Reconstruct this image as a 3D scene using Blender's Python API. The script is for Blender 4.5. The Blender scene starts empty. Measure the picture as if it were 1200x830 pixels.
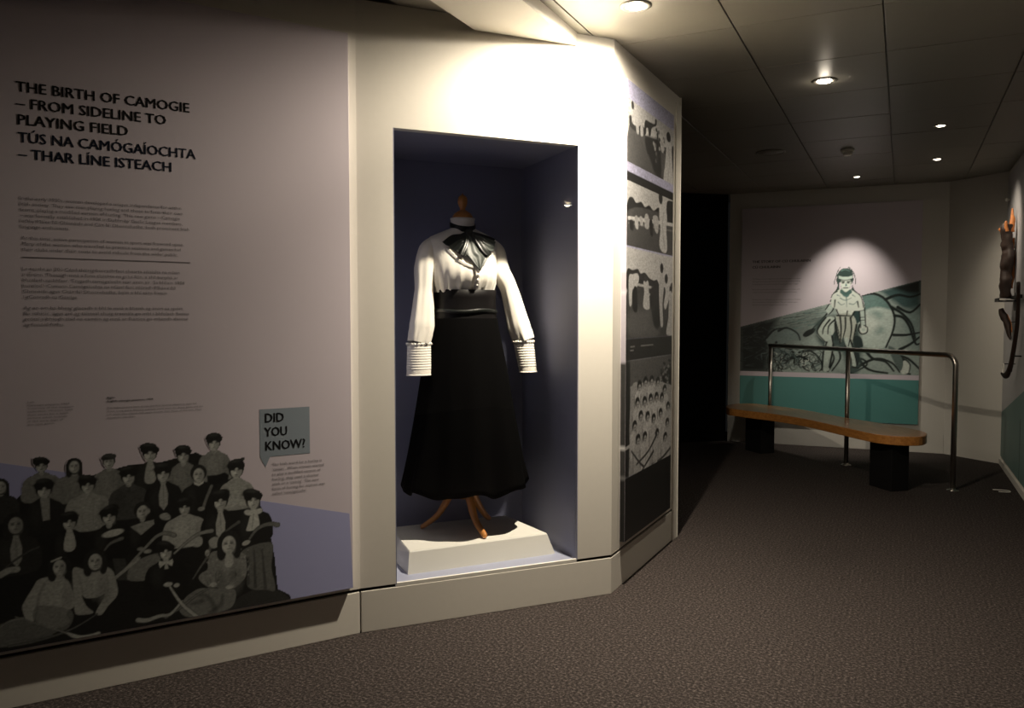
import bpy, bmesh, math, random
import numpy as np
from mathutils import Vector, Matrix, noise as mnoise
random.seed(7); rng = np.random.default_rng(7)
scene = bpy.context.scene
COL = scene.collection

# ------------------------------------------------------------------ camera
cam_d = bpy.data.cameras.new('camera'); cam_d.lens = 28.0; cam_d.sensor_width = 36.0
cam = bpy.data.objects.new('camera', cam_d); COL.objects.link(cam)
cam.location = (0, 0, 1.45); cam.rotation_euler = (math.radians(90 - 2.70), 0, 0)
scene.camera = cam
# ------------------------------------------------------------------ world, exposure
w = bpy.data.worlds.new('world'); scene.world = w; w.use_nodes = True
w.node_tree.nodes['Background'].inputs[0].default_value = (0.02, 0.02, 0.02, 1)
w.node_tree.nodes['Background'].inputs[1].default_value = 0.1
scene.view_settings.view_transform = 'Standard'; scene.view_settings.look = 'None'
scene.view_settings.exposure = 1.1; scene.view_settings.gamma = 1.0
scene.view_settings.use_curve_mapping = False
WARM = (1.0, 0.87, 0.69)
# lamp name -> (position on ceiling, aim point, watts, cone degrees, blend, colour, disc strength)
LAMPS = [
    ('near',  (0.559, 3.666), (0.40, 3.80, 0.0), 115, 172, 0.5, WARM, 60),
    ('mid',   (1.859, 4.809), (1.70, 4.90, 0.0), 34, 150, 1.0, WARM, 45),
    ('right', (3.147, 5.920), (4.35, 6.90, 1.9), 14, 60, 1.0, WARM, 10),
    ('bench', (3.787, 7.168), (4.50, 7.25, 2.1), 30, 70, 1.0, WARM, 10),
    ('far',   (3.460, 8.064), (3.64, 8.72, 1.22), 95, 60, 1.0, (1.0, .9, .76), 4),
    ('behind', (4.955, 0.120), (4.6, 0.9, 0.0), 12, 140, 1.0, WARM, 60),
]

# ------------------------------------------------------------------ materials
def mat(name, col, rough=0.6, metal=0.0, bump=0.0, scale=200.0, var=0.0, coat=0.0, sheen=0.0, detail=3.0, spec=0.5):
    m = bpy.data.materials.new(name); m.use_nodes = True
    nt = m.node_tree; b = nt.nodes['Principled BSDF']
    b.inputs['Base Color'].default_value = (*col, 1); b.inputs['Roughness'].default_value = rough
    b.inputs['Metallic'].default_value = metal; b.inputs['Coat Weight'].default_value = coat
    b.inputs['Sheen Weight'].default_value = sheen; b.inputs['Specular IOR Level'].default_value = spec
    tc = nt.nodes.new('ShaderNodeTexCoord'); no = nt.nodes.new('ShaderNodeTexNoise')
    no.inputs['Scale'].default_value = scale; no.inputs['Detail'].default_value = detail
    nt.links.new(tc.outputs['Object'], no.inputs['Vector'])
    mx = nt.nodes.new('ShaderNodeMix'); mx.data_type = 'RGBA'
    mx.inputs[6].default_value = (*[c * (1 - var) for c in col], 1)
    mx.inputs[7].default_value = (*[min(1, c * (1 + var)) for c in col], 1)
    nt.links.new(no.outputs['Fac'], mx.inputs[0]); nt.links.new(mx.outputs[2], b.inputs['Base Color'])
    if bump:
        bp = nt.nodes.new('ShaderNodeBump'); bp.inputs['Strength'].default_value = bump; bp.inputs['Distance'].default_value = 0.002
        nt.links.new(no.outputs['Fac'], bp.inputs['Height']); nt.links.new(bp.outputs['Normal'], b.inputs['Normal'])
    return m

M = {}
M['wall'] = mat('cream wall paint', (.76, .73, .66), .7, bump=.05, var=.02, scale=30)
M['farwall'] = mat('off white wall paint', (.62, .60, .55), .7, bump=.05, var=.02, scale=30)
M['gap'] = mat('dark joint', (.02, .015, .01), .9)
M['ceiling'] = mat('grey ceiling tile', (.27, .255, .215), .42, bump=.03, var=.04, scale=12)
M['slab'] = mat('pale ceiling strip', (.66, .63, .56), .6, var=.02, scale=20)
M['dimmedwall'] = mat('wall paint darkened to cut reflections', (.22, .21, .20), .8)  # unseen walls coloured darker to dim their reflection in the display glass
M['black'] = mat('black drape', (.004, .004, .004), .95, spec=.1)
M['liner'] = mat('slate blue liner', (.25, .26, .37), .55, bump=.03, var=.04, scale=20)
M['linerfloor'] = mat('pale blue liner base', (.36, .38, .50), .5, var=.03, scale=20)
M['paper'] = mat('lavender white board', (.60, .545, .60), .42, var=.01, scale=5)
M['lavender'] = mat('lavender blue print', (.36, .375, .60), .42, var=.01, scale=5)
M['bluegrey'] = mat('blue grey print', (.24, .285, .33), .45, var=.01, scale=5)
M['ink'] = mat('black ink', (.012, .012, .014), .5)
M['navy'] = mat('navy ink', (.010, .018, .045), .5)
M['softink'] = mat('grey ink', (.18, .165, .18), .6)
M['teal'] = mat('teal print', (.085, .26, .245), .45, var=.02, scale=4)
M['tealwall'] = mat('teal wall print', (.14, .24, .22), .5, var=.03, scale=4)
M['greywall'] = mat('pale grey wall print', (.50, .49, .50), .5, var=.02, scale=4)
M['pedestal'] = mat('white plinth paint', (.74, .72, .66), .55, var=.02, scale=20)
M['blouse'] = mat('ivory cotton', (.80, .76, .68), .8, bump=.25, scale=500, var=.02, sheen=.3)
M['skirt'] = mat('black wool', (.0016, .0015, .0016), .95, bump=.15, scale=400, var=.2, spec=.04)
M['band'] = mat('black satin band', (.004, .0032, .0035), .5, bump=.1, scale=80, spec=.2)
M['satin'] = mat('black green satin', (.005, .0065, .0055), .38, bump=.1, scale=60)
M['greysatin'] = mat('grey green satin', (.045, .052, .047), .5, bump=.1, scale=60)
M['beech'] = mat('varnished beech', (.50, .20, .045), .35, bump=.1, scale=14, var=.25, coat=.3)
M['steel'] = mat('brushed steel', (.55, .52, .47), .32, 1.0, bump=.03, scale=300)
M['benchleg'] = mat('matt black laminate', (.006, .006, .006), .6, spec=.25)
M['white_plastic'] = mat('white plastic', (.85, .83, .76), .5)
M['ring'] = mat('lamp bezel', (.30, .28, .24), .35, .6)
M['bog'] = mat('dark bog wood', (.028, .014, .009), .6, bump=1.0, scale=25, var=.6, detail=8)
M['orange_wood'] = mat('orange split wood', (.50, .17, .04), .6, bump=.8, scale=30, var=.5, detail=8)
M['bracket'] = mat('black bracket', (.012, .012, .012), .4, .5)

def wood(name, c1, c2):
    m = mat(name, c1, .3, coat=.35); nt = m.node_tree; b = nt.nodes['Principled BSDF']
    tc = nt.nodes.new('ShaderNodeTexCoord'); mp = nt.nodes.new('ShaderNodeMapping'); mp.inputs['Scale'].default_value = (9, .8, 9)
    n = nt.nodes.new('ShaderNodeTexNoise'); n.inputs['Scale'].default_value = 6; n.inputs['Detail'].default_value = 6; n.inputs['Distortion'].default_value = .6
    r = nt.nodes.new('ShaderNodeValToRGB'); r.color_ramp.elements[0].position = .3; r.color_ramp.elements[1].position = .7
    r.color_ramp.elements[0].color = (*c1, 1); r.color_ramp.elements[1].color = (*c2, 1)
    nt.links.new(tc.outputs['Object'], mp.inputs[0]); nt.links.new(mp.outputs[0], n.inputs['Vector'])
    nt.links.new(n.outputs['Fac'], r.inputs[0]); nt.links.new(r.outputs[0], b.inputs['Base Color'])
    return m
M['bench'] = wood('honey oak', (.32, .125, .028), (.50, .225, .06))

def carpet():
    m = bpy.data.materials.new('carpet'); m.use_nodes = True; nt = m.node_tree; b = nt.nodes['Principled BSDF']
    b.inputs['Roughness'].default_value = .95; b.inputs['Specular IOR Level'].default_value = .15
    N = nt.nodes.new; K = nt.links.new
    tc = N('ShaderNodeTexCoord'); mp = N('ShaderNodeMapping'); mp.inputs['Rotation'].default_value = (0, 0, math.radians(26))
    K(tc.outputs['Object'], mp.inputs[0])
    n = N('ShaderNodeTexNoise'); n.inputs['Scale'].default_value = 85; n.inputs['Detail'].default_value = 4; n.inputs['Roughness'].default_value = .75
    K(mp.outputs[0], n.inputs['Vector'])
    r = N('ShaderNodeValToRGB'); e = r.color_ramp.elements
    e[0].position = .38; e[0].color = (.013, .0105, .0098, 1); e[1].position = .66; e[1].color = (.122, .102, .095, 1)
    x = r.color_ramp.elements.new(.52); x.color = (.036, .029, .0265, 1)
    K(n.outputs['Fac'], r.inputs[0])
    # faint woven grid
    wv = N('ShaderNodeTexWave'); wv.wave_type = 'BANDS'; wv.bands_direction = 'X'; wv.inputs['Scale'].default_value = 12; wv.inputs['Distortion'].default_value = .4
    wy = N('ShaderNodeTexWave'); wy.wave_type = 'BANDS'; wy.bands_direction = 'Y'; wy.inputs['Scale'].default_value = 12; wy.inputs['Distortion'].default_value = .4
    K(mp.outputs[0], wv.inputs['Vector']); K(mp.outputs[0], wy.inputs['Vector'])
    ad = N('ShaderNodeMath'); ad.operation = 'MULTIPLY'; K(wv.outputs['Fac'], ad.inputs[0]); K(wy.outputs['Fac'], ad.inputs[1])
    mr = N('ShaderNodeMapRange'); mr.inputs[3].default_value = .90; mr.inputs[4].default_value = 1.15; K(ad.outputs[0], mr.inputs[0])
    mu = N('ShaderNodeMix'); mu.data_type = 'RGBA'; mu.blend_type = 'MULTIPLY'; mu.inputs[0].default_value = 1
    K(r.outputs[0], mu.inputs[6]); K(mr.outputs[0], mu.inputs[7]); K(mu.outputs[2], b.inputs['Base Color'])
    bp = N('ShaderNodeBump'); bp.inputs['Strength'].default_value = .8; bp.inputs['Distance'].default_value = .004
    K(n.outputs['Fac'], bp.inputs['Height']); K(bp.outputs[0], b.inputs['Normal'])
    return m
M['carpet'] = carpet()

def print_mat(name, rough=.45):
    m = bpy.data.materials.new(name); m.use_nodes = True; nt = m.node_tree; b = nt.nodes['Principled BSDF']
    b.inputs['Roughness'].default_value = rough
    a = nt.nodes.new('ShaderNodeVertexColor'); a.layer_name = 'ink'
    nt.links.new(a.outputs['Color'], b.inputs['Base Color']); return m
M['print'] = print_mat('printed photograph')

def glass():
    m = bpy.data.materials.new('thin clear glass'); m.use_nodes = True; nt = m.node_tree
    nt.nodes.remove(nt.nodes['Principled BSDF']); out = nt.nodes['Material Output']
    t = nt.nodes.new('ShaderNodeBsdfTransparent'); t.inputs[0].default_value = (.985, .99, .99, 1)
    g = nt.nodes.new('ShaderNodeBsdfGlossy'); g.inputs['Roughness'].default_value = 0.0; g.inputs[0].default_value = (1, 1, 1, 1)
    lw = nt.nodes.new('ShaderNodeLayerWeight'); pw = nt.nodes.new('ShaderNodeMath'); pw.operation = 'POWER'; pw.inputs[1].default_value = 5.0
    lw.inputs[0].default_value = .5; nt.links.new(lw.outputs['Facing'], pw.inputs[0])
    f = nt.nodes.new('ShaderNodeMath'); f.operation = 'MULTIPLY_ADD'; f.inputs[1].default_value = .30; f.inputs[2].default_value = .03
    nt.links.new(pw.outputs[0], f.inputs[0])
    mx = nt.nodes.new('ShaderNodeMixShader'); nt.links.new(f.outputs[0], mx.inputs[0])
    nt.links.new(t.outputs[0], mx.inputs[1]); nt.links.new(g.outputs[0], mx.inputs[2]); nt.links.new(mx.outputs[0], out.inputs[0])
    return m
M['glass'] = glass()
def emit(name, col, s):
    m = bpy.data.materials.new(name); m.use_nodes = True; b = m.node_tree.nodes['Principled BSDF']
    b.inputs['Base Color'].default_value = (*col, 1); b.inputs['Emission Color'].default_value = (*col, 1); b.inputs['Emission Strength'].default_value = s
    return m

# ------------------------------------------------------------------ helpers
def tag(o, label=None, cat=None, group=None, kind=None):
    if label: o['label'] = label
    if cat: o['category'] = cat
    if group: o['group'] = group
    if kind: o['kind'] = kind
    return o
def empty(name, loc=(0, 0, 0), rz=0.0):
    o = bpy.data.objects.new(name, None); o.empty_display_size = .1; o.location = loc; o.rotation_euler = (0, 0, rz)
    COL.objects.link(o); return o
def link(name, me, m, parent=None, smooth=False):
    o = bpy.data.objects.new(name, me); COL.objects.link(o)
    if m is not None:
        for q in (m if isinstance(m, (list, tuple)) else [m]): me.materials.append(q)
    if parent is not None: o.parent = parent
    if smooth: me.polygons.foreach_set('use_smooth', [True] * len(me.polygons))
    return o
def mesh(name, vs, fs, m, parent=None, smooth=False):
    me = bpy.data.meshes.new(name); me.from_pydata([tuple(map(float, v)) for v in vs], [], fs); me.update()
    return link(name, me, m, parent, smooth)
def box_vf(x0, x1, y0, y1, z0, z1):
    v = [(x0,y0,z0),(x1,y0,z0),(x1,y1,z0),(x0,y1,z0),(x0,y0,z1),(x1,y0,z1),(x1,y1,z1),(x0,y1,z1)]
    f = [(0,3,2,1),(4,5,6,7),(0,1,5,4),(1,2,6,5),(2,3,7,6),(3,0,4,7)]
    return v, f
def boxes(name, lst, m, parent=None, bevel=0.0):
    vs, fs = [], []
    for b in lst:
        v, f = box_vf(*b); k = len(vs); vs += v; fs += [tuple(i + k for i in q) for q in f]
    o = mesh(name, vs, fs, m, parent)
    if bevel:
        md = o.modifiers.new('bevel', 'BEVEL'); md.width = bevel; md.segments = 2; md.limit_method = 'ANGLE'
    return o
def prism(name, pts, z0, z1, m, parent=None, bevel=0.0):
    """vertical prism over a plan polygon"""
    n = len(pts)
    a = sum(pts[i][0]*pts[(i+1)%n][1]-pts[(i+1)%n][0]*pts[i][1] for i in range(n))
    if a < 0: pts = pts[::-1]
    vs = [(p[0], p[1], z0) for p in pts] + [(p[0], p[1], z1) for p in pts]
    fs = [tuple(range(n))[::-1], tuple(range(n, 2*n))] + [(i, (i+1) % n, n+(i+1) % n, n+i) for i in range(n)]
    o = mesh(name, vs, fs, m, parent)
    if bevel:
        md = o.modifiers.new('bevel', 'BEVEL'); md.width = bevel; md.segments = 3; md.limit_method = 'ANGLE'; md.angle_limit = math.radians(50)
    return o
def plate(name, pts, y, m, parent, t=.0006):
    """thin flat shape standing in the local xz plane, face towards -y"""
    n = len(pts)
    a = sum(pts[i][0]*pts[(i+1)%n][1]-pts[(i+1)%n][0]*pts[i][1] for i in range(n))
    if a < 0: pts = pts[::-1]
    vs = [(p[0], y, p[1]) for p in pts] + [(p[0], y + t, p[1]) for p in pts]
    fs = [tuple(range(n)), tuple(range(n, 2*n))[::-1]] + [(i, n+i, n+(i+1) % n, (i+1) % n) for i in range(n)]
    return mesh(name, vs, fs, m, parent)
def rings(name, rs, m, parent=None, smooth=True, cap=(True, True)):
    """loft through rings of equal point count"""
    n = len(rs[0]); vs = [p for r in rs for p in r]; fs = []
    for i in range(len(rs) - 1):
        for j in range(n):
            a, b = i*n+j, i*n+(j+1) % n; fs.append((a, b, b+n, a+n))
    if cap[0]: fs.append(tuple(range(n))[::-1])
    if cap[1]: fs.append(tuple(range((len(rs)-1)*n, len(rs)*n)))
    return mesh(name, vs, fs, m, parent, smooth)
def lathe(name, prof, m, parent=None, n=32, off=(0, 0, 0)):
    return rings(name, [[(off[0]+r*math.cos(2*math.pi*j/n), off[1]+r*math.sin(2*math.pi*j/n), off[2]+z) for j in range(n)] for r, z in prof], m, parent)
def catmull(P, k=6):
    P = [Vector(p) for p in P]; out = []
    for i in range(len(P) - 1):
        p0 = P[max(i-1, 0)]; p1 = P[i]; p2 = P[i+1]; p3 = P[min(i+2, len(P)-1)]
        for j in range(k):
            t = j / k
            out.append(.5*((2*p1) + (p2-p0)*t + (2*p0-5*p1+4*p2-p3)*t*t + (3*p1-p0-3*p2+p3)*t**3))
    out.append(P[-1]); return out
def tube(name, P, R, m, parent=None, n=12, k=6, flat=1.0, smoothpath=True):
    """tube with varying radius along a curve"""
    if not isinstance(R, (list, tuple)): R = [R]*len(P)
    C = catmull(P, k) if smoothpath else [Vector(p) for p in P]
    RR = np.interp(np.linspace(0, len(P)-1, len(C)), range(len(P)), R)
    rs = []; up = Vector((0.13, 0.21, 1)).normalized()
    t0 = (C[1]-C[0]).normalized(); x = t0.orthogonal().normalized()
    for i, c in enumerate(C):
        t = (C[min(i+1, len(C)-1)] - C[max(i-1, 0)]).normalized()
        x = (x - t*x.dot(t)).normalized(); y = t.cross(x)
        rs.append([tuple(c + (x*math.cos(2*math.pi*j/n)*RR[i] + y*math.sin(2*math.pi*j/n)*RR[i]*flat)) for j in range(n)])
    return rings(name, rs, m, parent)
def frame_of(P, Q):
    """origin, rotation about z of a wall whose local x runs from P to Q and whose local -y faces the room"""
    return (P[0], P[1], 0), math.atan2(Q[1]-P[1], Q[0]-P[0]), math.hypot(Q[0]-P[0], Q[1]-P[1])
def text(name, lines, u, v, width, cap, pitch, y, m, parent, bold=0.0, fitline=0, widths=None, space=1.0):
    """lines of lettering as flat meshes; first baseline at v, given cap height and width of the fitted line"""
    sx = None
    order = [fitline] + [i for i in range(len(lines)) if i != fitline]
    data = {}
    for i in order:
        cu = bpy.data.curves.new('letters', 'FONT'); cu.body = lines[i]; cu.resolution_u = 2; cu.space_character = space
        ob = bpy.data.objects.new('letters', cu); COL.objects.link(ob)
        dg = bpy.context.evaluated_depsgraph_get(); me = bpy.data.meshes.new_from_object(ob.evaluated_get(dg))
        co = np.zeros(len(me.vertices)*3); me.vertices.foreach_get('co', co); co = co.reshape(-1, 3)
        x1 = co[:, 0].max() if len(co) else 1
        sc = (widths[i] if widths else width) / x1 if (i == fitline or widths) else sx
        if i == fitline: sx = sc
        data[i] = (co * [sc, 1, 1], [tuple(p.vertices) for p in me.polygons])
        bpy.data.objects.remove(ob); bpy.data.curves.remove(cu); bpy.data.meshes.remove(me)
    sz = cap / .73
    for i in range(len(lines)):
        co, pf = data[i]
        if bold:
            k = len(co); d = bold*1.4*sx
            co = np.vstack([co-[d, 0, 0], co+[d, 0, 0], co+[0, bold*.6, 0], co-[0, bold*.6, 0]]); pf = [tuple(q+k*r for q in f) for r in range(4) for f in pf]
        if len(co): mesh(name, [(u + c[0], y, v - i*pitch + c[1]*sz) for c in co], pf, m, parent)

# ---- painter: draws grey shapes on a fine grid that becomes a coloured mesh
class Sheet:
    def __init__(s, u0, u1, v0, v1, du, dv=None, base=(.5, .5, .5)):
        dv = dv or du
        s.nx = int((u1-u0)/du)+1; s.ny = int((v1-v0)/dv)+1
        s.u = np.linspace(u0, u1, s.nx); s.v = np.linspace(v0, v1, s.ny); s.px = (du+dv)/2; s.dv = dv
        s.a = np.zeros((s.ny, s.nx, 3)); s.a[:] = base; s.clip = None
    def win(s, u0, u1, v0, v1):
        i0, i1 = np.searchsorted(s.u, (u0, u1)); j0, j1 = np.searchsorted(s.v, (v0, v1))
        if i1 <= i0 or j1 <= j0: return None
        U, V = np.meshgrid(s.u[i0:i1], s.v[j0:j1]); return slice(j0, j1), slice(i0, i1), U, V
    def put(s, W, cov, col):
        col = np.array([col]*3 if np.isscalar(col) else col, float); js, is_, U, V = W
        if s.clip is not None: cov = cov*s.clip(U, V)
        s.a[js, is_] = s.a[js, is_]*(1-cov[..., None]) + col*cov[..., None]
    def poly(s, P, col, soft=None, op=1.0, smooth=False):
        if smooth: P = [(p[0], p[1]) for p in catmull([(*p, 0) for p in (P + P[:3])], 4)][4:-4]
        soft = soft or s.px; P = np.array(P, float)
        W = s.win(P[:, 0].min()-soft, P[:, 0].max()+soft, P[:, 1].min()-soft, P[:, 1].max()+soft)
        if W is None: return
        U, V = W[2], W[3]; ins = np.zeros(U.shape, bool); d = np.full(U.shape, 1e9)
        for i in range(len(P)):
            a, b = P[i-1], P[i]; e = b-a
            if abs(e).sum() < 1e-9: continue
            t = np.clip(((U-a[0])*e[0]+(V-a[1])*e[1])/(e@e), 0, 1)
            d = np.minimum(d, np.hypot(U-a[0]-t*e[0], V-a[1]-t*e[1]))
            c = (a[1] > V) != (b[1] > V)
            with np.errstate(divide='ignore', invalid='ignore'): x = a[0]+(V-a[1])*e[0]/(e[1] if e[1] else 1e-12)
            ins ^= c & (U < x)
        sd = np.where(ins, d, -d); s.put(W, np.clip(sd/soft+.5, 0, 1)*op, col)
    def ell(s, u, v, ru, rv, col, ang=0, soft=None, op=1.0):
        soft = soft or s.px; R = max(ru, rv)+soft*1.5; W = s.win(u-R, u+R, v-R, v+R)
        if W is None: return
        c, k = math.cos(ang), math.sin(ang); x = (W[2]-u)*c+(W[3]-v)*k; y = -(W[2]-u)*k+(W[3]-v)*c
        r = np.hypot(x/ru, y/rv); s.put(W, np.clip((1-r)*min(ru, rv)/soft+.5, 0, 1)*op, col)
    def line(s, P, w, col, w1=None, op=1.0, soft=None, smooth=True):
        if smooth and len(P) > 2: P = [(p[0], p[1]) for p in catmull([(*p, 0) for p in P], 4)]
        soft = soft or s.px; w1 = w if w1 is None else w1; P = np.array(P, float); n = len(P); m = max(w, w1)+soft
        W = s.win(P[:, 0].min()-m, P[:, 0].max()+m, P[:, 1].min()-m, P[:, 1].max()+m)
        if W is None: return
        U, V = W[2], W[3]; best = np.full(U.shape, -1e9)
        for i in range(n-1):
            a, b = P[i], P[i+1]; e = b-a; q = max(e@e, 1e-12)
            t = np.clip(((U-a[0])*e[0]+(V-a[1])*e[1])/q, 0, 1); ww = (w+(w1-w)*(i+t)/(n-1))/2
            best = np.maximum(best, ww-np.hypot(U-a[0]-t*e[0], V-a[1]-t*e[1]))
        s.put(W, np.clip(best/soft+.5, 0, 1)*op, col)
    def build(s, name, y, parent, drop=None, t=.0008):
        X, Z = np.meshgrid(s.u, s.v); n = s.nx*s.ny
        co = np.stack([X.ravel(), np.full(n, y), Z.ravel()], 1)
        j, i = np.meshgrid(np.arange(s.ny-1), np.arange(s.nx-1), indexing='ij'); a = (j*s.nx+i)
        if drop is not None:
            keep = drop(s.u[:-1][None, :]+0*s.v[:-1][:, None], s.v[:-1][:, None]+0*s.u[:-1][None, :]); a = a[keep]
        a = a.ravel(); f = np.stack([a, a+1, a+1+s.nx, a+s.nx], 1)
        me = bpy.data.meshes.new(name); me.vertices.add(n); me.vertices.foreach_set('co', co.ravel())
        me.loops.add(f.size); me.loops.foreach_set('vertex_index', f.ravel().astype(np.int32))
        me.polygons.add(len(f)); me.polygons.foreach_set('loop_start', np.arange(0, f.size, 4, dtype=np.int32))
        me.update(); me.validate()
        at = me.color_attributes.new('ink', 'FLOAT_COLOR', 'POINT')
        c = np.ones((n, 4)); c[:, :3] = np.clip(s.a.reshape(-1, 3), 0, 1); at.data.foreach_set('color', c.ravel().astype(np.float32))
        return link(name, me, M['print'], parent)
    def grain(s, amp, mult=True):
        g = rng.normal(0, 1, (s.ny, s.nx)); g = (g+np.roll(g, 1, 0)+np.roll(g, 1, 1)+np.roll(g, -1, 1))/2
        s.a *= (1+amp*g)[..., None]
# ------------------------------------------------------------------ setting
HC = 2.852                                   # ceiling height
A0 = (-1.880, 2.867); B0 = (-0.693, 3.586); C0 = (0.518, 4.103); D0 = (1.080, 5.187)
F0 = (2.506, 9.218); F1 = (4.553, 8.353); R0 = (4.808, 7.769); R1 = (4.108, 6.327)
dl = ((B0[0]-A0[0]), (B0[1]-A0[1])); k = 5.2/math.hypot(*dl); LB = (B0[0]-dl[0]*k, B0[1]-dl[1]*k)   # left wall runs on behind the viewer
room = [(-5.4, .4), (-5.4, -2.5), (6.2, -2.5), (6.2, 4.6), (4.2, 6.35), (5.3, 8.6), (4.7, 9.9), (-.6, 9.9), (-1.2, 5.4)]
fl = prism('floor', [(-5.4, -2.6), (6.3, -2.6), (6.3, 10), (-5.4, 10)], -.05, 0, M['carpet']); tag(fl, 'dark speckled brown grey woven carpet floor', kind='structure')

def wall(name, P, Q, m, z0=.207, z1=HC, t=.06, x0=0, x1=None, label=None, y0=0):
    loc, rz, L = frame_of(P, Q); x1 = L if x1 is None else x1
    o = boxes(name, [(x0, x1, y0, t, z0, z1)], m); o.location = loc; o.rotation_euler = (0, 0, rz)
    tag(o, label, kind='structure'); return o
def base(name, P, Q, m, h=.192, x0=0, x1=None, label=None, gap=True):
    loc, rz, L = frame_of(P, Q); x1 = L if x1 is None else x1
    o = boxes(name, [(x0, x1, 0, .06, 0, h)], m, bevel=.0025); o.location = loc; o.rotation_euler = (0, 0, rz)
    tag(o, label, kind='structure')
    if gap: boxes('shadow_gap', [(x0, x1, .012, .055, h, h+.015)], M['gap'], o)
    return o
def ext(P, Q, s):  # point s metres beyond Q
    L = math.hypot(Q[0]-P[0], Q[1]-P[1]); return (Q[0]+(Q[0]-P[0])/L*s, Q[1]+(Q[1]-P[1])/L*s)
LW = 5.0
dL = ((B0[0]-A0[0])/1.3877, (B0[1]-A0[1])/1.3877); LB = (B0[0]-dL[0]*LW, B0[1]-dL[1]*LW)
wall('wall_left', LB, B0, M['wall'], label='cream wall behind the large lavender text board')
base('baseboard_left', LB, B0, M['wall'], x1=LW-.003, label='cream plinth under the large text board')
# display wall with its opening
loc, rz, LN = frame_of(B0, C0)
U0, U1, Z0, Z1, ND = .167, 1.118, .204, 2.305, .70
nw = boxes('wall_display', [(0, U0, 0, .05, .207, HC), (U1, LN, 0, .05, .207, HC), (U0, U1, 0, .05, Z1, HC)], M['wall'])
nw.location = loc; nw.rotation_euler = (0, 0, rz); tag(nw, 'cream wall around the costume display opening', kind='structure')
bb = boxes('baseboard_display', [(.003, LN, 0, .05, 0, .192)], M['wall'], bevel=.0025); bb.location = loc; bb.rotation_euler = (0, 0, rz)
tag(bb, 'cream plinth running under the display opening', kind='structure')
boxes('shadow_gap', [(0, U0, .012, .045, .192, .207), (U1, LN, .012, .045, .192, .207)], M['gap'], bb)
nl = boxes('trim_1', [(U0-.03, U0-.001, .05, ND, .17, Z1+.03), (U1+.001, U1+.03, .05, ND, .17, Z1+.03), (U0-.03, U1+.03, ND, ND+.03, .17, Z1+.03), (U0, U1, .05, ND, Z1+.001, Z1+.03)], M['liner'])
nl.location = loc; nl.rotation_euler = (0, 0, rz); tag(nl, 'slate blue lining of the display recess', kind='structure')
boxes('recess_floor', [(U0, U1, .018, ND, .185, Z0)], M['linerfloor'], nl)
boxes('reveal', [(U0-.0005, U0+.004, .0, .05, Z0, Z1), (U1-.004, U1+.0005, .0, .05, Z0, Z1)], M['liner'], nl)
wall('wall_return', C0, D0, M['wall'], t=.06, label='cream side wall that carries the tall photo board')
base('baseboard_return', C0, D0, M['wall'], label='cream plinth below the tall photo board')
loc2, rz2, LR = frame_of(C0, D0)
tr = boxes('trim_2', [(LR-.105, LR+.004, -.008, .0, .0, HC-.05), (LR-.003, LR+.004, -.010, .22, 0, HC)], M['wall'], bevel=.002); tr.location = loc2; tr.rotation_euler = (0, 0, rz2)
tag(tr, 'narrow cream end strip beside the dark passage', kind='structure')
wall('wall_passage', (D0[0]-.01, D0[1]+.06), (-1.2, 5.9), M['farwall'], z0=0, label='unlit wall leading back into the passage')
# far wall, bend, right wall
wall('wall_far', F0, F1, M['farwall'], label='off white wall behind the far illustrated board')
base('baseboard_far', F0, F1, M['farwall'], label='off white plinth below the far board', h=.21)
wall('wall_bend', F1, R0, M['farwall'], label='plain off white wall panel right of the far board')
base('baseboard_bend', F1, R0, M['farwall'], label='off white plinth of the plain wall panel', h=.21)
R1b = ext(R0, R1, .28)
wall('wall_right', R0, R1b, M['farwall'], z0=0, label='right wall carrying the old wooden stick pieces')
base('baseboard_right', R0, R1b, M['farwall'], h=.06, gap=False, label='pale skirting along the teal wall graphic').location.z = 0
for o in [bpy.data.objects['baseboard_right']]:
    d = Vector((R1b[0]-R0[0], R1b[1]-R0[1])).normalized(); nrm = Vector((d.y, -d.x)); o.location.x += nrm.x*.02; o.location.y += nrm.y*.02
wall('wall_drape', (-.6, 8.43), (2.50, 9.222), M['black'], z0=0, label='black drape closing off the dark passage', y0=.03, t=.09)
P6 = R1b
wall('wall_side', P6, (6.2, 4.4), M['dimmedwall'], z0=0, label='darkened side wall behind the viewer')
wall('wall_east', (6.2, 4.4), (6.2, -2.5), M['dimmedwall'], z0=0, label='darkened east wall out of the picture')
wall('wall_back', (6.2, -2.5), (-5.4, -2.5), M['dimmedwall'], z0=0, label='darkened wall behind the viewer')
wall('wall_west', (-5.4, -2.5), (LB[0], LB[1]), M['dimmedwall'], z0=0, label='darkened wall left of the viewer')

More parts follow.
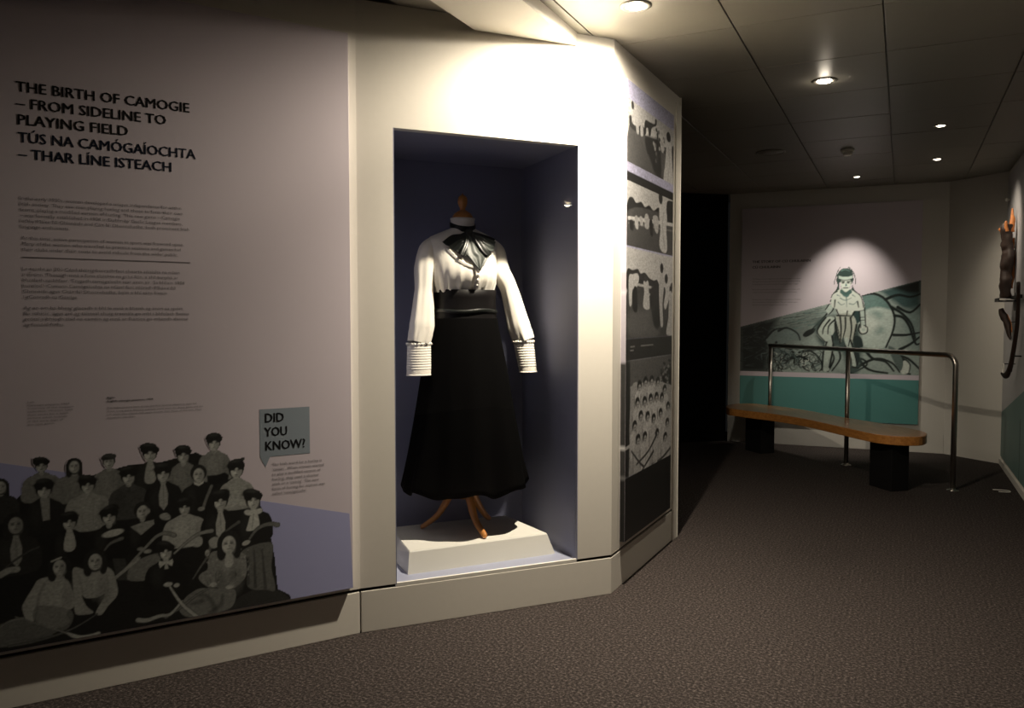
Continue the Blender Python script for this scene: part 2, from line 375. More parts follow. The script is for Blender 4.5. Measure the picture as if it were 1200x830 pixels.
# ceiling: backing plus separate tiles in a skewed grid
ce = prism('ceiling', [(-5.6, -2.6), (6.4, -2.6), (6.4, 10), (-5.6, 10)], HC+.018, HC+.06, M['ceiling']); tag(ce, 'grey suspended ceiling of large square metal tiles', kind='structure')
av = Vector((.4397, .8981)); pv = Vector((.8981, -.4397)); rza = math.atan2(av.y, av.x)
PW, AW = .657, .717
tile_me = None
def inside(p, poly):
    c = False; n = len(poly)
    for i in range(n):
        a, b = poly[i-1], poly[i]
        if (a[1] > p[1]) != (b[1] > p[1]) and p[0] < a[0]+(p[1]-a[1])*(b[0]-a[0])/(b[1]-a[1]): c = not c
    return c
seen = [(-1.4, 1.6), (2.2, 1.6), (6.2, 7.4), (6.0, 9.6), (-.4, 9.6), (-.4, 4.0)]
for ip in range(-3, 9):
    for ia in range(-3, 10):
        pc = -.762 + (ip-.5)*PW; ac = 4.01 + (ia+.5)*AW
        c = pv*pc + av*ac
        if not inside(c, seen) or c.y < 1.9: continue
        if tile_me is None:
            o = boxes('ceiling_tile', [(-AW/2+.0025, AW/2-.0025, -PW/2+.0036, PW/2-.0036, 0, .013)], M['ceiling'], ce, bevel=.0015); tile_me = o.data
        else:
            o = bpy.data.objects.new('ceiling_tile', tile_me); COL.objects.link(o); o.parent = ce
            md = o.modifiers.new('bevel', 'BEVEL'); md.width = .0015; md.segments = 1; md.limit_method = 'ANGLE'
        o.location = (c.x, c.y, HC+random.uniform(0, .0015)); o.rotation_euler = (random.uniform(-.0012, .0012), random.uniform(-.0012, .0012), rza)
# dropped strip meeting the display wall
S1 = Vector((-.183, 3.761)); S2 = Vector((.314, 3.978)); 
S1 = Vector((-.175, 3.799)); S2 = Vector((.322, 4.012))
st = prism('trim_3', [tuple(S1), tuple(S2), tuple(S2-av*6.0), tuple(S1-av*6.0)], 2.790, HC+.01, M['slab'], bevel=.002)
tag(st, 'pale dropped strip on the ceiling above the display', kind='structure')

# ------------------------------------------------------------------ lamps
def downlight(i, spec):
    nm, (x, y), aim, watt, cone, blend, col, es = spec; spill = {'near': .9, 'mid': .25}.get(nm, 0)
    t = empty('downlight', (x, y, HC))
    q = 1.45 if es >= 40 else 1.0
    lathe('bezel', [(r*q, z) for r, z in [(.030, -.001), (.034, -.006), (.046, -.006), (.050, -.001), (.050, .0), (.030, .0)]], M['ring'], t, 32)
    lathe('bulb', [(r*q, z*q) for r, z in [(.002, -.008), (.018, -.0075), (.026, -.005), (.029, -.001), (.029, .0)]], emit('lit bulb', col, es), t, 24)
    ld = bpy.data.lights.new('light', 'SPOT'); ld.energy = watt; ld.spot_size = math.radians(cone); ld.spot_blend = blend; ld.color = col; ld.shadow_soft_size = .022
    lo = bpy.data.objects.new('light', ld); COL.objects.link(lo); lo.parent = t; lo.location = (*( (-.024, .055) if nm == 'near' else (0, 0)), -.010)
    d = Vector((aim[0]-x, aim[1]-y, aim[2]-HC)); lo.rotation_euler = d.to_track_quat('-Z', 'Y').to_euler()
    beam = {'near': 150.0, 'mid': 10.0}.get(nm, 0)
    if beam:   # the concentrated part of the lamp's light
        bd = bpy.data.lights.new('light', 'SPOT'); bd.energy = beam; bd.color = col; bd.spot_size = math.radians(112); bd.spot_blend = 1.0; bd.shadow_soft_size = .022
        bo = bpy.data.objects.new('light', bd); COL.objects.link(bo); bo.parent = t; bo.location = lo.location; bo.rotation_euler = lo.rotation_euler
    if spill:   # the bulb stands proud of the bezel and grazes the tiles round it
        pd_ = bpy.data.lights.new('light', 'POINT'); pd_.energy = spill; pd_.color = col; pd_.shadow_soft_size = .03
        po = bpy.data.objects.new('light', pd_); COL.objects.link(po); po.parent = t; po.location = (0, 0, -.035)
    return t
LL = ['small round ceiling downlight shining brightest, above the costume display', 'bright round ceiling downlight in the middle of the corridor ceiling',
      'dim small recessed downlight nearest the right wall, in front of the bench', 'dim small recessed downlight above the bench, near the right wall',
      'small downlight close in front of the far illustrated board', 'round ceiling downlight behind the viewer, mirrored in the display glass']
for i, s in enumerate(LAMPS):
    tag(downlight(i, s), LL[i], 'light', 'round ceiling downlights')
# smoke detector, flush round speaker
t = tag(empty('smoke_detector', (2.819, 6.765, HC)), 'white round smoke detector hanging from the grey ceiling', 'smoke detector')
lathe('base', [(.0, 0), (.055, 0), (.056, -.012), (.050, -.018), (.0, -.018)][::1], M['white_plastic'], t)
lathe('sensor_cap', [(.0, -.018), (.036, -.018), (.040, -.026), (.036, -.045), (.026, -.052), (.0, -.053)], M['white_plastic'], t)
t = tag(empty('ceiling_speaker', (2.208, 6.871, HC)), 'flush round grey speaker disc in the ceiling near the dark passage', 'speaker')
lathe('rim', [(.118, 0), (.120, -.006), (.108, -.008), (.106, -.002), (.106, 0)], M['ring'], t, 48)
lathe('grille', [(.0, -.001), (.104, -.001), (.106, -.004), (.03, -.006), (.0, -.006)], M['ceiling'], t, 48)
# ------------------------------------------------------------------ left text board
locL, rzL, _ = frame_of(A0, B0)
PLW = (-.9, 1.3435, .227, 2.686)
lb = tag(empty('text_board', locL, rzL), 'large lavender exhibition text board with a printed group photograph of women', 'display board')
boxes('board', [(PLW[0], PLW[1], -.028, -.0, PLW[2], PLW[3])], M['paper'], lb, bevel=.001)
Y = -.0282
plate('lavender_field', [(.020,.922),(1.329,.568)] + [(PLW[1]-.0005, .2275), (-.89, .2275), (-.89, (.020,.922)[1]+.20)], Y-.0003, M['lavender'], lb, .0003)
h1 = [(.102,2.257),(.686,2.250)]
def wd(a): return a[1][0]-a[0][0]
CAPH = .0385
L1 = [(.102,2.257),(.686,2.250),(.104,2.197),(.601,2.194),(.104,2.140),(.465,2.135),(.104,2.077),(.706,2.070),(.106,2.018),(.617,2.011)]
text('heading_text', ['THE BIRTH OF CAMOGIE', '– FROM SIDELINE TO', 'PLAYING FIELD'], L1[0][0], L1[0][1], 0, CAPH, (L1[0][1]-L1[4][1])/2, Y-.0008, M['ink'], lb, bold=.013,
     widths=[L1[1][0]-L1[0][0], L1[3][0]-L1[2][0], L1[5][0]-L1[4][0]])
text('irish_heading_text', ['TÚS NA CAMÓGAÍOCHTA', '– THAR LÍNE ISTEACH'], L1[6][0], L1[6][1], 0, CAPH, L1[6][1]-L1[8][1], Y-.0008, M['navy'], lb, bold=.013,
     widths=[L1[7][0]-L1[6][0], L1[9][0]-L1[8][0]])
Bx = [(.103,1.880),(.676,1.858),(.104,1.778),(.106,1.737),(.106,1.696),(.105,1.624),(.104,1.522),(.107,1.482),(.106,1.422),(.107,1.665),(.679,1.662)]
bw = Bx[1][0]-Bx[0][0]; bp = (Bx[0][1]-Bx[2][1])/5
text('body_text', ['In the early 1900s, women developed a unique independence for within', 'Irish society. They saw men playing hurling and chose to form their own',
     'teams, playing a modified version of hurling. This new game – Camogie', '– was formally established in 1904 in Dublin by Gaelic League members,',
     'led by Máire Ní Chinnéide and Cáit Ní Dhonnchadha, both prominent Irish', 'language enthusiasts.'], Bx[0][0], Bx[0][1]-.008, bw, .0125, bp, Y-.0008, M['softink'], lb, fitline=4)
text('body_text', ['At this time, active participation of women in sport was frowned upon.', 'Many of the women who travelled to practice sessions and games hid', 'their clubs under their coats to avoid ridicule from the wider public.'],
     Bx[3][0], Bx[3][1]-.008, bw*.96, .0125, bp, Y-.0008, M['softink'], lb)
ru = [Bx[9], Bx[10]]
plate('rule_line', [(ru[0][0], ru[0][1]-.0015), (ru[1][0], ru[0][1]-.0015), (ru[1][0], ru[0][1]+.0015), (ru[0][0], ru[0][1]+.0015)], Y-.0008, M['softink'], lb, .0003)
text('body_text', ['Le teacht an 20ú Céad tháinig borradh faoi chearta sóisialta na mban', 'in Éirinn. Thosaigh mná a fonn cluichte na gcluí féin, a shil banphá ar', 'bhealach na bhfear. Trugadh camógaíocht mar ainm air. Sa bhliain 1904',
     'bunaíodh Cumann Camógaíochta na nGael faoi stiúradh Mháire Ní', 'Chinnéide agus Cháit Ní Dhonnchadha, beirt a bhí sáite freisin', 'i gConradh na Gaeilge.'], Bx[5][0], Bx[5][1]-.006, bw*.93, .0125, bp, Y-.0008, M['softink'], lb)
text('body_text', ['Ag an am ba bheag glacadh a bhí le mná a bheith ag imirt sa spórt.', 'Ba mhinic, agus iad ag taisteal chuig traenála go mbí i bhfolach faoina', 'gcótaí a bhíodh siad na camáin ag mná ar fhaitíos go mbeadh daoine', 'ag fonóid fúthu.'],
     Bx[7][0], Bx[7][1]-.006, bw*.95, .0125, bp, Y-.0008, M['softink'], lb)
Cx = [(.109,1.134),(.244,1.122),(.107,1.052),(.370,1.132),(.693,1.093),(.369,1.115),(.372,1.060)]
text('caption_text', ['Left:', 'Camogie players, 1904', 'Courtesy of the museum', 'collection. Women hold', 'their sticks for a team', 'picture taken outside', 'in the early days of', 'the new game.'], Cx[0][0], Cx[0][1], Cx[1][0]-Cx[0][0], .006, (Cx[0][1]-Cx[2][1])/7, Y-.0008, M['softink'], lb, fitline=1)
text('caption_title_text', ['Right:', 'English camogie pioneers, 1904'], Cx[3][0], Cx[3][1]+.004, (Cx[4][0]-Cx[3][0])*.5, .0075, .013, Y-.0008, M['ink'], lb, fitline=1, bold=.01)
text('caption_text', ['The ladies picture here shows the first women players in their full', 'dress. Long skirts, blouses and hats were worn for every game and the', 'ash sticks they played with were shorter than those of the men. Most', 'played for city clubs.'],
     Cx[5][0], Cx[5][1]-.018, Cx[4][0]-Cx[3][0], .0065, .0125, Y-.0008, M['softink'], lb)
# speech bubble
Bq = [(.940,1.055),(1.153,1.064),(1.154,.862),(.982,.851),(.963,.813),(.941,.843)]
ul, ur = (Bq[0][0]+Bq[5][0])/2, (Bq[1][0]+Bq[2][0])/2; vt, vb = (Bq[0][1]+Bq[1][1])/2, (Bq[2][1]+Bq[3][1])/2
bub = plate('speech_bubble', [(ul, vt), (ul, vb), (Bq[4][0], Bq[4][1]), (Bq[3][0], vb), (ur, vb), (ur, vt)], Y-.0004, M['bluegrey'], lb, .0003)
Dt = [(.960,1.003),(1.041,1.005),(.962,.944),(1.056,.945),(.961,.884),(1.133,.883)]
text('bubble_text', ['DID', 'YOU', 'KNOW?'], Dt[0][0], Dt[0][1], 0, .040, (Dt[0][1]-Dt[4][1])/2, Y-.0010, M['ink'], lb, bold=.02, widths=[Dt[1][0]-Dt[0][0], Dt[3][0]-Dt[2][0], Dt[5][0]-Dt[4][0]])
Dq = [(.989,.822),(1.218,.801),(.987,.697)]
text('bubble_note_text', ['The Irish word for a hurley is', '‘camán’. When women started', 'to play a modified version of', 'hurling, they used a shorter', 'stick or a ‘camóg’. The new', 'form of hurling for women was', 'called ‘camógaíocht’.'],
     Dq[0][0], Dq[0][1]-.006, Dq[1][0]-Dq[0][0], .0125, (Dq[0][1]-Dq[2][1])/6, Y-.0008, M['softink'], lb, fitline=5)

# group photograph, painted as ink tones on a fine grid
S = Sheet(-.62, (1.080,.458)[0]+.01, .2285, (.755,.991)[1]+.01, .0034, base=(-1, -1, -1))
G = dict(k=.012, d=.035, m=.16, l=.30, w=.42)
def torso(u, v, s, val, wd=1.0, hh=2.6, lean=0, arms=None):
    P = [(u-.22*s, v-.45*s), (u-.55*s*wd, v-.66*s), (u-.98*s*wd, v-.95*s), (u-1.18*s*wd+lean*s*.3, v-1.7*s), (u-1.0*s*wd+lean*s, v-hh*s), (u+.95*s*wd+lean*s, v-hh*s), (u+1.18*s*wd+lean*s*.3, v-1.7*s), (u+.98*s*wd, v-.95*s), (u+.55*s*wd, v-.66*s), (u+.22*s, v-.45*s)]
    S.poly(P, val, smooth=True)
    if val > .1:
        for a in (-.75, -.35, .3, .7): S.line([(u+a*s*wd, v-1.1*s), (u+a*.8*s*wd+lean*s*.5, v-hh*.9*s)], .06*s, val*.72, op=.6, soft=.06*s)
        S.ell(u-.2*s*wd, v-1.4*s, .35*s*wd, .5*s, val*1.18, soft=.3*s, op=.6); S.ell(u+.8*s*wd, v-1.8*s, .3*s, .7*s, val*.6, soft=.3*s, op=.6)
    else: 
        S.ell(u-.5*s*wd, v-1.5*s, .3*s*wd, .7*s, .035, soft=.3*s, op=.5)
def head(u, v, s, hat='flat', skin=.40, tilt=0, hv=.012, turn=0):
    S.ell(u, v-.50*s, .17*s, .22*s, skin*.7)
    if hat == 'hair': S.ell(u, v+.06*s, .58*s, .66*s, .018, tilt); S.ell(u-.38*s, v-.4*s, .22*s, .4*s, .018); S.ell(u+.40*s, v-.4*s, .2*s, .4*s, .018)
    elif hat == 'bun': S.ell(u, v+.14*s, .52*s, .56*s, .02, tilt)
    else: S.ell(u, v+.08*s, .47*s, .52*s, .015, tilt)
    S.ell(u, v-.02*s, .335*s, .46*s, skin, tilt)
    S.ell(u+.2*s, v-.1*s, .14*s, .34*s, skin*.55, tilt, soft=.12*s, op=.7)
    S.ell(u-.1*s, v-.16*s, .12*s, .12*s, skin*1.25, soft=.1*s, op=.7)
    for q in (-1, 1):
        S.ell(u+(q*.14+turn)*s, v+.05*s, .085*s, .05*s, skin*.22, soft=.05*s); S.line([(u+(q*.23+turn)*s, v+.13*s), (u+(q*.07+turn)*s, v+.14*s)], .035*s, skin*.35, op=.8)
    S.ell(u+(turn+.03)*s, v-.10*s, .04*s, .10*s, skin*.6, soft=.04*s); S.ell(u+turn*s, v-.24*s, .10*s, .03*s, skin*.25, soft=.03*s)
    S.ell(u, v-.36*s, .16*s, .05*s, skin*.6, soft=.05*s, op=.6)
    if hat in ('flat', 'brim', 'wide'):
        r = {'flat': .60, 'brim': .55, 'wide': .68}[hat]; jt = tilt+random.uniform(-.22, .22)
        S.ell(u, v+.38*s, r*s, .19*s, hv, jt); S.ell(u+random.uniform(-.1, .1)*s, v+.50*s, r*.82*s, .28*s, hv*1.2, jt+random.uniform(-.2, .2)); S.ell(u-.45*s*r, v+.30*s, .26*s, .26*s, hv); S.ell(u+.5*s*r, v+.28*s, .24*s, .24*s, hv)
        S.ell(u-.1*s, v+.62*s, r*.5*s, .10*s, hv*3+.02, jt, soft=.12*s, op=.6)
    if hat == 'cap': S.ell(u+.02*s, v+.42*s, .56*s, .26*s, .05, tilt); S.ell(u-.3*s, v+.28*s, .34*s, .12*s, .02, tilt)
    if hat == 'band': S.line([(u-.4*s, v+.42*s), (u+.1*s, v+.58*s)], .10*s, .4)
def tie(kind, u, v, s, val=.4):
    if kind == 'tie': S.poly([(u-.1*s, v-.55*s), (u+.1*s, v-.55*s), (u+.28*s, v-1.3*s), (u+.24*s, v-2.0*s), (u, v-2.35*s), (u-.26*s, v-2.0*s), (u-.28*s, v-1.3*s)], val*.8, smooth=False); S.line([(u, v-.7*s), (u+.03*s, v-2.2*s)], .04*s, val*.5)
    if kind == 'jabot': S.poly([(u-.15*s, v-.5*s), (u+.15*s, v-.5*s), (u+.35*s, v-1.5*s), (u+.1*s, v-1.9*s), (u-.35*s, v-1.7*s)], val, smooth=True)
    if kind == 'bow':
        for q in (-1, 1): S.poly([(u, v-.66*s), (u+q*.40*s, v-.50*s), (u+q*.44*s, v-.72*s), (u+q*.36*s, v-.98*s), (u, v-.72*s)], val)
        S.poly([(u-.05*s, v-.7*s), (u+.07*s, v-.7*s), (u+.16*s, v-1.12*s), (u-.1*s, v-1.1*s)], val*.8)
    if kind == 'scarf':
        for q in (-1, 1): S.ell(u+q*.28*s, v-.68*s, .28*s, .17*s, val, q*.3)
        S.poly([(u-.1*s, v-.6*s), (u+.16*s, v-.6*s), (u+.34*s, v-1.35*s), (u+.24*s, v-1.75*s), (u-.42*s, v-1.8*s), (u-.35*s, v-1.4*s)], val, smooth=True); S.line([(u, v-.8*s), (u-.1*s, v-1.7*s)], .05*s, val*.55)
    if kind == 'collar': S.poly([(u-.3*s, v-.42*s), (u, v-.62*s), (u+.32*s, v-.42*s), (u+.28*s, v-.6*s), (u, v-.74*s), (u-.28*s, v-.6*s)], val)
    if kind == 'shawl': S.ell(u+.2*s, v-1.05*s, .62*s, .22*s, val*.9, .15)
    if kind == 'vee': S.poly([(u-.75*s, v-.95*s), (u-.1*s, v-.75*s), (u+.7*s, v-.65*s), (u+.75*s, v-.95*s), (u-.1*s, v-1.6*s)], val*.75)
    if kind == 'shirt': S.poly([(u-.22*s, v-.5*s), (u+.3*s, v-.5*s), (u+.28*s, v-1.9*s), (u-.1*s, v-1.95*s)], val*.5)
def hurley(P, s, val=.3):
    S.line(P, s*.16, .01, w1=s*.34); S.line(P, s*.11, val, w1=s*.26)
BIG = .04
# dark mass behind the rows, and the ground
S.poly([(-.62, .60)] + [(.016,.756),(.048,.771),(.096,.813),(.178,.845),(.319,.849),(.437,.874),(.560,.876),(.688,.902),(.793,.839),(.870,.742),(.938,.662),(.976,.547),(.996,.426),(1.008,.284),(1.059,.248),(1.066,.221)] + [(1.16, .22), (-.62, .22)], G['k'])
S.poly([(.783,.231),(.863,.284),(.933,.297),(1.005,.277),(1.052,.238),(1.081,.188),(1.080,.120),(.782,.180)], .03, smooth=True)
def W(h, hat, top, t=None, wd=1.0, hh=2.7, lean=0, skin=.40, tv=.46, tilt=0):
    u, v, s = h; s *= 1.27; torso(u, v, s, top, wd, hh, lean); head(u, v, s, hat, skin, tilt)
    if t: tie(t, u, v, s, tv)
for q in range(4):   # the row runs on past the picture edge
    W((-.50+.15*q*.9, .88-.03*(q % 2), .036), ['flat', 'brim', 'hair', 'cap'][q], [.2, .02, .3, .015][q], [None, 'tie', None, 'jabot'][q])
# back row
W((.148,.897,.038), 'wide', .17, wd=1.15); W((.254,.885,.039), 'hair', .17, wd=1.2); W((.371,.891,.040), 'cap', .18, wd=1.0)
W((.516,.908,.048), 'wide', .015, 'jabot', skin=.42, tv=.3); W((.638,.891,.046), 'wide', .17); 
S.poly([(.674,.840),(.678,.860),(.694,.876),(.714,.890),(.720,.882),(.706,.866),(.686,.839),(.673,.811)], .008)
W((.757,.931,.046), 'wide', .19, wd=.95, hh=2.6, lean=.15)
S.poly([(.728,.801),(.768,.801),(.797,.808),(.813,.796),(.808,.767),(.752,.764),(.728,.775)], .008)
# second row
W((.020,.833,.037), 'hair', .03)
W((.154,.806,.046), 'flat', .015, 'shirt'); W((.297,.807,.045), 'flat', .26, wd=1.15, hh=2.9)
W((.438,.825,.046), 'flat', .055, 'bow', wd=1.05, tv=.06); W((.562,.824,.048), 'flat', .012, 'tie', tilt=-.1, tv=.36); W((.695,.808,.048), 'bun', .012, 'collar')
S.line([(.744,.757),(.723,.708),(.712,.676)], .011, .14); S.ell((.703,.668)[0], (.703,.668)[1], .013, .008, .28)
S.line([(.872,.857),(.851,.852),(.830,.842)], .016, .05, w1=.008)
W((.843,.810,.052), 'flat', .29, wd=.95, hh=2.4, skin=.42)
S.poly([(.799,.682),(.824,.696),(.877,.683),(.885,.667),(.869,.660),(.840,.668),(.819,.658),(.803,.666)], .34, smooth=True)
# third row
W((.062,.689,.052), 'hair', .022, 'tie', skin=.26, tv=.3); W((.233,.674,.045), 'flat', .01, 'jabot', tv=.36); W((.367,.678,.048), 'flat', .01, 'shawl', tilt=.2)
W((.484,.684,.045), 'bun', .01, 'vee', tilt=-.25, tv=.34); S.ell((.503,.684)[0], (.503,.684)[1], .009, .011, .28)
W((.639,.679,.044), 'flat', .34, wd=1.25, hh=2.75, skin=.38)
W((.777,.687,.053), 'flat', .012, 'tie', skin=.42); 
S.poly([(.910,.488),(.982,.489),(.988,.451),(.981,.378),(.995,.307),(.991,.276),(.955,.289),(.907,.297),(.878,.327),(.886,.424),(.857,.465)], .11, smooth=True)
for P in ([(.910,.463),(.913,.309)], [(.943,.464),(.955,.295)], [(.886,.436),(.884,.326)]): S.line(P, .006, .03, w1=.014, op=.7, soft=.006)
W((.910,.675,.054), 'wide', .012, 'scarf', skin=.44, tv=.44, hh=2.5)
S.ell((.878,.502)[0], (.878,.502)[1], .017, .010, .36, .3); hurley([(.893,.518),(.917,.548),(.947,.565),(.983,.568),(1.010,.560)], .075, .13)
hurley([(.783,.552),(.812,.572),(.850,.594)], .05, .09); S.poly([(.546,.662),(.571,.669),(.587,.650),(.578,.639),(.555,.644)], .28, smooth=True)
# skirts and sticks in the lap row
S.poly([(.427,.422),(.431,.462),(.459,.490),(.504,.507),(.545,.509),(.544,.480),(.514,.460),(.499,.438),(.492,.410)], .17, smooth=True)
S.poly([(.340,.489),(.361,.485),(.379,.462),(.385,.429),(.339,.437)], .17); S.poly([(.376,.515),(.419,.508),(.426,.475),(.425,.422),(.389,.428)], .045)
hurley([(.385,.435),(.448,.496),(.497,.545),(.531,.577),(.565,.588),(.599,.574)], .055, .20)
hurley([(.598,.501),(.637,.533),(.677,.560),(.710,.570),(.742,.572)], .06, .24); hurley([(.349,.552),(.371,.576),(.410,.589)], .05, .13)
S.poly([(.661,.542),(.700,.553),(.704,.523),(.684,.513),(.660,.525)], .32, smooth=True); S.ell((.500,.524)[0], (.500,.524)[1], .014, .008, .28); S.ell((.475,.538)[0], (.475,.538)[1], .012, .007, .2)
hurley([(.666,.385),(.697,.431),(.720,.463),(.737,.508)], .045, .10); S.poly([(.729,.530),(.749,.545),(.775,.535),(.765,.503),(.740,.501)], .3, smooth=True); S.ell((.723,.483)[0], (.723,.483)[1], .009, .013, .32)
# front row
W((.566,.510,.048), 'flat', .010, 'bow', skin=.44, tv=.42, hh=3.3, wd=1.1)
S.poly([(.612,.268),(.634,.311),(.662,.330),(.695,.341),(.757,.330),(.828,.312),(.827,.257),(.795,.232),(.721,.226),(.644,.232)], .16, smooth=True)
for P in ([(.678,.315),(.723,.301),(.750,.241)], [(.779,.296),(.773,.261),(.733,.233)], [(.661,.282),(.700,.287)]): S.line(P, .012, .035, w1=.02, op=.6, soft=.012)
S.ell((.786,.374)[0], (.786,.374)[1], .045, .05, .13); S.poly([(.740,.483),(.782,.483),(.839,.471),(.871,.451),(.879,.401),(.870,.353),(.825,.318),(.803,.334),(.838,.371),(.821,.392),(.758,.402),(.752,.361),(.757,.336),(.723,.342),(.690,.378),(.696,.401),(.722,.415),(.725,.450)], .20, smooth=True)
for i in range(90):
    p = (.804,.413); S.ell(p[0]+random.uniform(-.085, .085), p[1]+random.uniform(-.06, .065), .0035, .0035, random.choice((.36, .05)), op=.35)
W((.808,.506,.063), 'hair', .2, None, skin=.44, wd=.5, hh=1.2); tie('jabot', *((.808,.506)), .05, .36)
S.ell((.743,.348)[0], (.743,.348)[1], .014, .009, .36); S.ell((.808,.327)[0], (.808,.327)[1], .016, .008, .36)
hurley([(.732,.338),(.678,.315),(.628,.283),(.590,.263),(.563,.248)], .05, .14)
hurley([(.623,.301), (.579,.257), *[(.539,.257),(.492,.249),(.461,.256)]], .07, .30); hurley([*[(.579,.368),(.622,.290),(.682,.222)]], .06, .34)
S.ell(*(.572,.379), .016, .009, .4); S.ell(*(.604,.370), .011, .008, .36)
# two girls in white at the left front
S.poly([(-.089,.272),(-.033,.327),(.005,.331),(.053,.344),(.087,.341),(.120,.313),(.189,.270),(.099,.254),(.031,.243),(-.090,.263)], .12, smooth=True)
S.line([(.005,.320),(.034,.337),(.077,.340)], .006, .2, op=.7); S.line([(.060,.248),(.109,.249),(.164,.258)], .012, .14, op=.8)
S.poly([(.129,.475),(.174,.479),(.219,.459),(.238,.414),(.242,.354),(.216,.336),(.225,.298),(.194,.281),(.149,.290),(.120,.319),(.116,.343),(.108,.319),(.089,.326),(.075,.375),(.083,.402),(.111,.449)], .31, smooth=True)
S.poly([(.122,.377),(.226,.345),(.235,.296),(.199,.268),(.115,.314)], .15, smooth=True, op=.8); S.line([(.118,.343),(.128,.411),(.146,.454)], .008, .10, op=.6, soft=.008)
S.poly([(.245,.502),(.286,.486),(.333,.484),(.370,.475),(.388,.418),(.389,.369),(.356,.332),(.334,.303),(.313,.313),(.335,.354),(.347,.383),(.325,.374),(.284,.376),(.268,.391),(.283,.346),(.306,.318),(.282,.314),(.246,.324),(.242,.384),(.239,.461)], .29, smooth=True)
for P in ([(.354,.454),(.358,.393),(.335,.354)], [(.264,.451),(.273,.390)], [(.306,.462),(.305,.390)]): S.line(P, .005, .14, op=.5, soft=.006)
W((.197,.511,.051), 'hair', .31, None, skin=.38, wd=.45, hh=1.2); head(*(.197,.511,.061), 'band', .38)
W((.316,.513,.053), 'hair', .29, None, skin=.38, wd=.45, hh=1.2)
hurley([(.319,.309),(.261,.279),(.214,.262),(.163,.252),(.099,.245),(.031,.245)], .035, .10); hurley([(.053,.350),(.125,.307),(.199,.265),(.219,.252)], .025, .20)
S.poly([(.217,.258),(.260,.237),(.301,.235),(.322,.239),(.327,.229),(.301,.220),(.259,.223),(.229,.238)], .36, smooth=True)
hurley([(.010,.521),(.049,.554),(.097,.584),(.132,.597)], .03, .06); S.line([(.010,.512),(.038,.525),(.062,.525)], .022, .28); S.line([(.385,.439),(.440,.479),(.468,.502)], .012, .26)
# grass texture along the foot
g = S.win(-.62, 1.2, .225, .30)
bgm = S.a[..., 0] < -.0
S.grain(.10); S.a[..., 1] *= 1.04; S.a[..., 2] *= .97
S.a[bgm] = -1
def keepf(U, V):
    m = bgm[:-1, :-1] & bgm[1:, 1:] & bgm[1:, :-1] & bgm[:-1, 1:]
    return ~m
LAV = np.array([.36, .375, .60]); PAP = np.array([.60, .545, .60])
dl0, dl1 = (.020,.922), (1.329,.568)
UU, VV = np.meshgrid(S.u, S.v); lineV = dl0[1]+(UU-dl0[0])*(dl1[1]-dl0[1])/(dl1[0]-dl0[0])
neg = S.a[..., 0] < 0
S.a[neg & (VV < lineV)] = LAV; S.a[neg & (VV >= lineV)] = PAP
S.build('group_photograph', Y-.0006, lb, keepf)

# ------------------------------------------------------------------ tall photo board on the side wall
pb = tag(empty('photo_board', loc2, rz2), 'tall narrow board of four old black and white sports photographs', 'display board')
boxes('board', [(.125, .985, -.028, .0, .245, 2.685)], M['paper'], pb)
T = Sheet(.1255, .9845, .2455, 2.6845, .0055, .0042, base=(.36, .36, .50))
zz = [(.160,2.695),(.162,2.590),(.169,2.263),(.169,2.232),(.170,2.214),(.171,2.165),(.178,1.825),(.178,1.816),(.189,1.332),(.191,1.213),(.204,.585)]
z = [p[1] for p in zz]; a, b = .125, .985
def rect(z1, z0, c, u0=.12, u1=.99): T.poly([(u0, z0), (u1, z0), (u1, z1), (u0, z1)], c)
rect(z[4], z[5]-.01, .015); rect(z[3], z[4], (.36, .36, .5))
def shot(z1, z0, hor, sky, ground):
    T.clip = lambda U, V: ((V < z1) & (V > z0)).astype(float)
    rect(z1, z0, sky); rect(hor, z0, ground)
def lady(u, v, h, val=.5, w=.055, dark=False):
    T.poly([(u-.02, v+h*.82), (u+.02, v+h*.82), (u+w*.6, v+h*.6), (u+w*.9, v), (u-w*.9, v), (u-w*.6, v+h*.6)], val, smooth=True)
    T.ell(u, v+h*.9, .019, h*.065, .2 if not dark else .3); T.ell(u, v+h*.955, .03, h*.045, .03)
    T.line([(u+w*.2, v+h*.5), (u+w*.3, v)], .01, val*.55)
def bp_(P, c, **k): T.poly(P, c, smooth=True, **k)
T.clip = lambda U, V: ((V < z[1]) & (V > z[2])).astype(float)
rect(z[1], z[2], .42); bp_([(.155,2.453),(.328,2.448),(.579,2.464),(.785,2.458),(1.028,2.455),(1.057,2.189),(.162,2.145)], .075)
bp_([(.154,2.499),(.188,2.506),(.211,2.474),(.298,2.474),(.357,2.496),(.419,2.485),(.419,2.452),(.299,2.442),(.172,2.448)], .03); T.ell(*(.209,2.569), .022, .022, .03)
bp_([(.417,2.533),(.512,2.543),(.593,2.551),(.602,2.579),(.632,2.582),(.627,2.548),(.545,2.518),(.520,2.472),(.488,2.465),(.475,2.501),(.443,2.495),(.438,2.465),(.413,2.460)], .02)
for P in ([(.269,2.477),(.304,2.485),(.316,2.441),(.275,2.437)], [(.342,2.493),(.381,2.496),(.389,2.446),(.346,2.437)], [(.638,2.505),(.679,2.519),(.694,2.466),(.653,2.458)], [(.714,2.470),(.771,2.471),(.794,2.423),(.730,2.422)]): bp_(P, .38)
bp_([(.420,2.442),(.579,2.469),(.697,2.467),(.727,2.269),(.601,2.279),(.517,2.335),(.453,2.372)], .018, soft=.02)
for i in range(24): p = (.681,2.438); T.ell(p[0]+random.uniform(-.12, .12), p[1]+random.uniform(-.10, .10), .016, .012, random.choice((.03, .30, .10)))
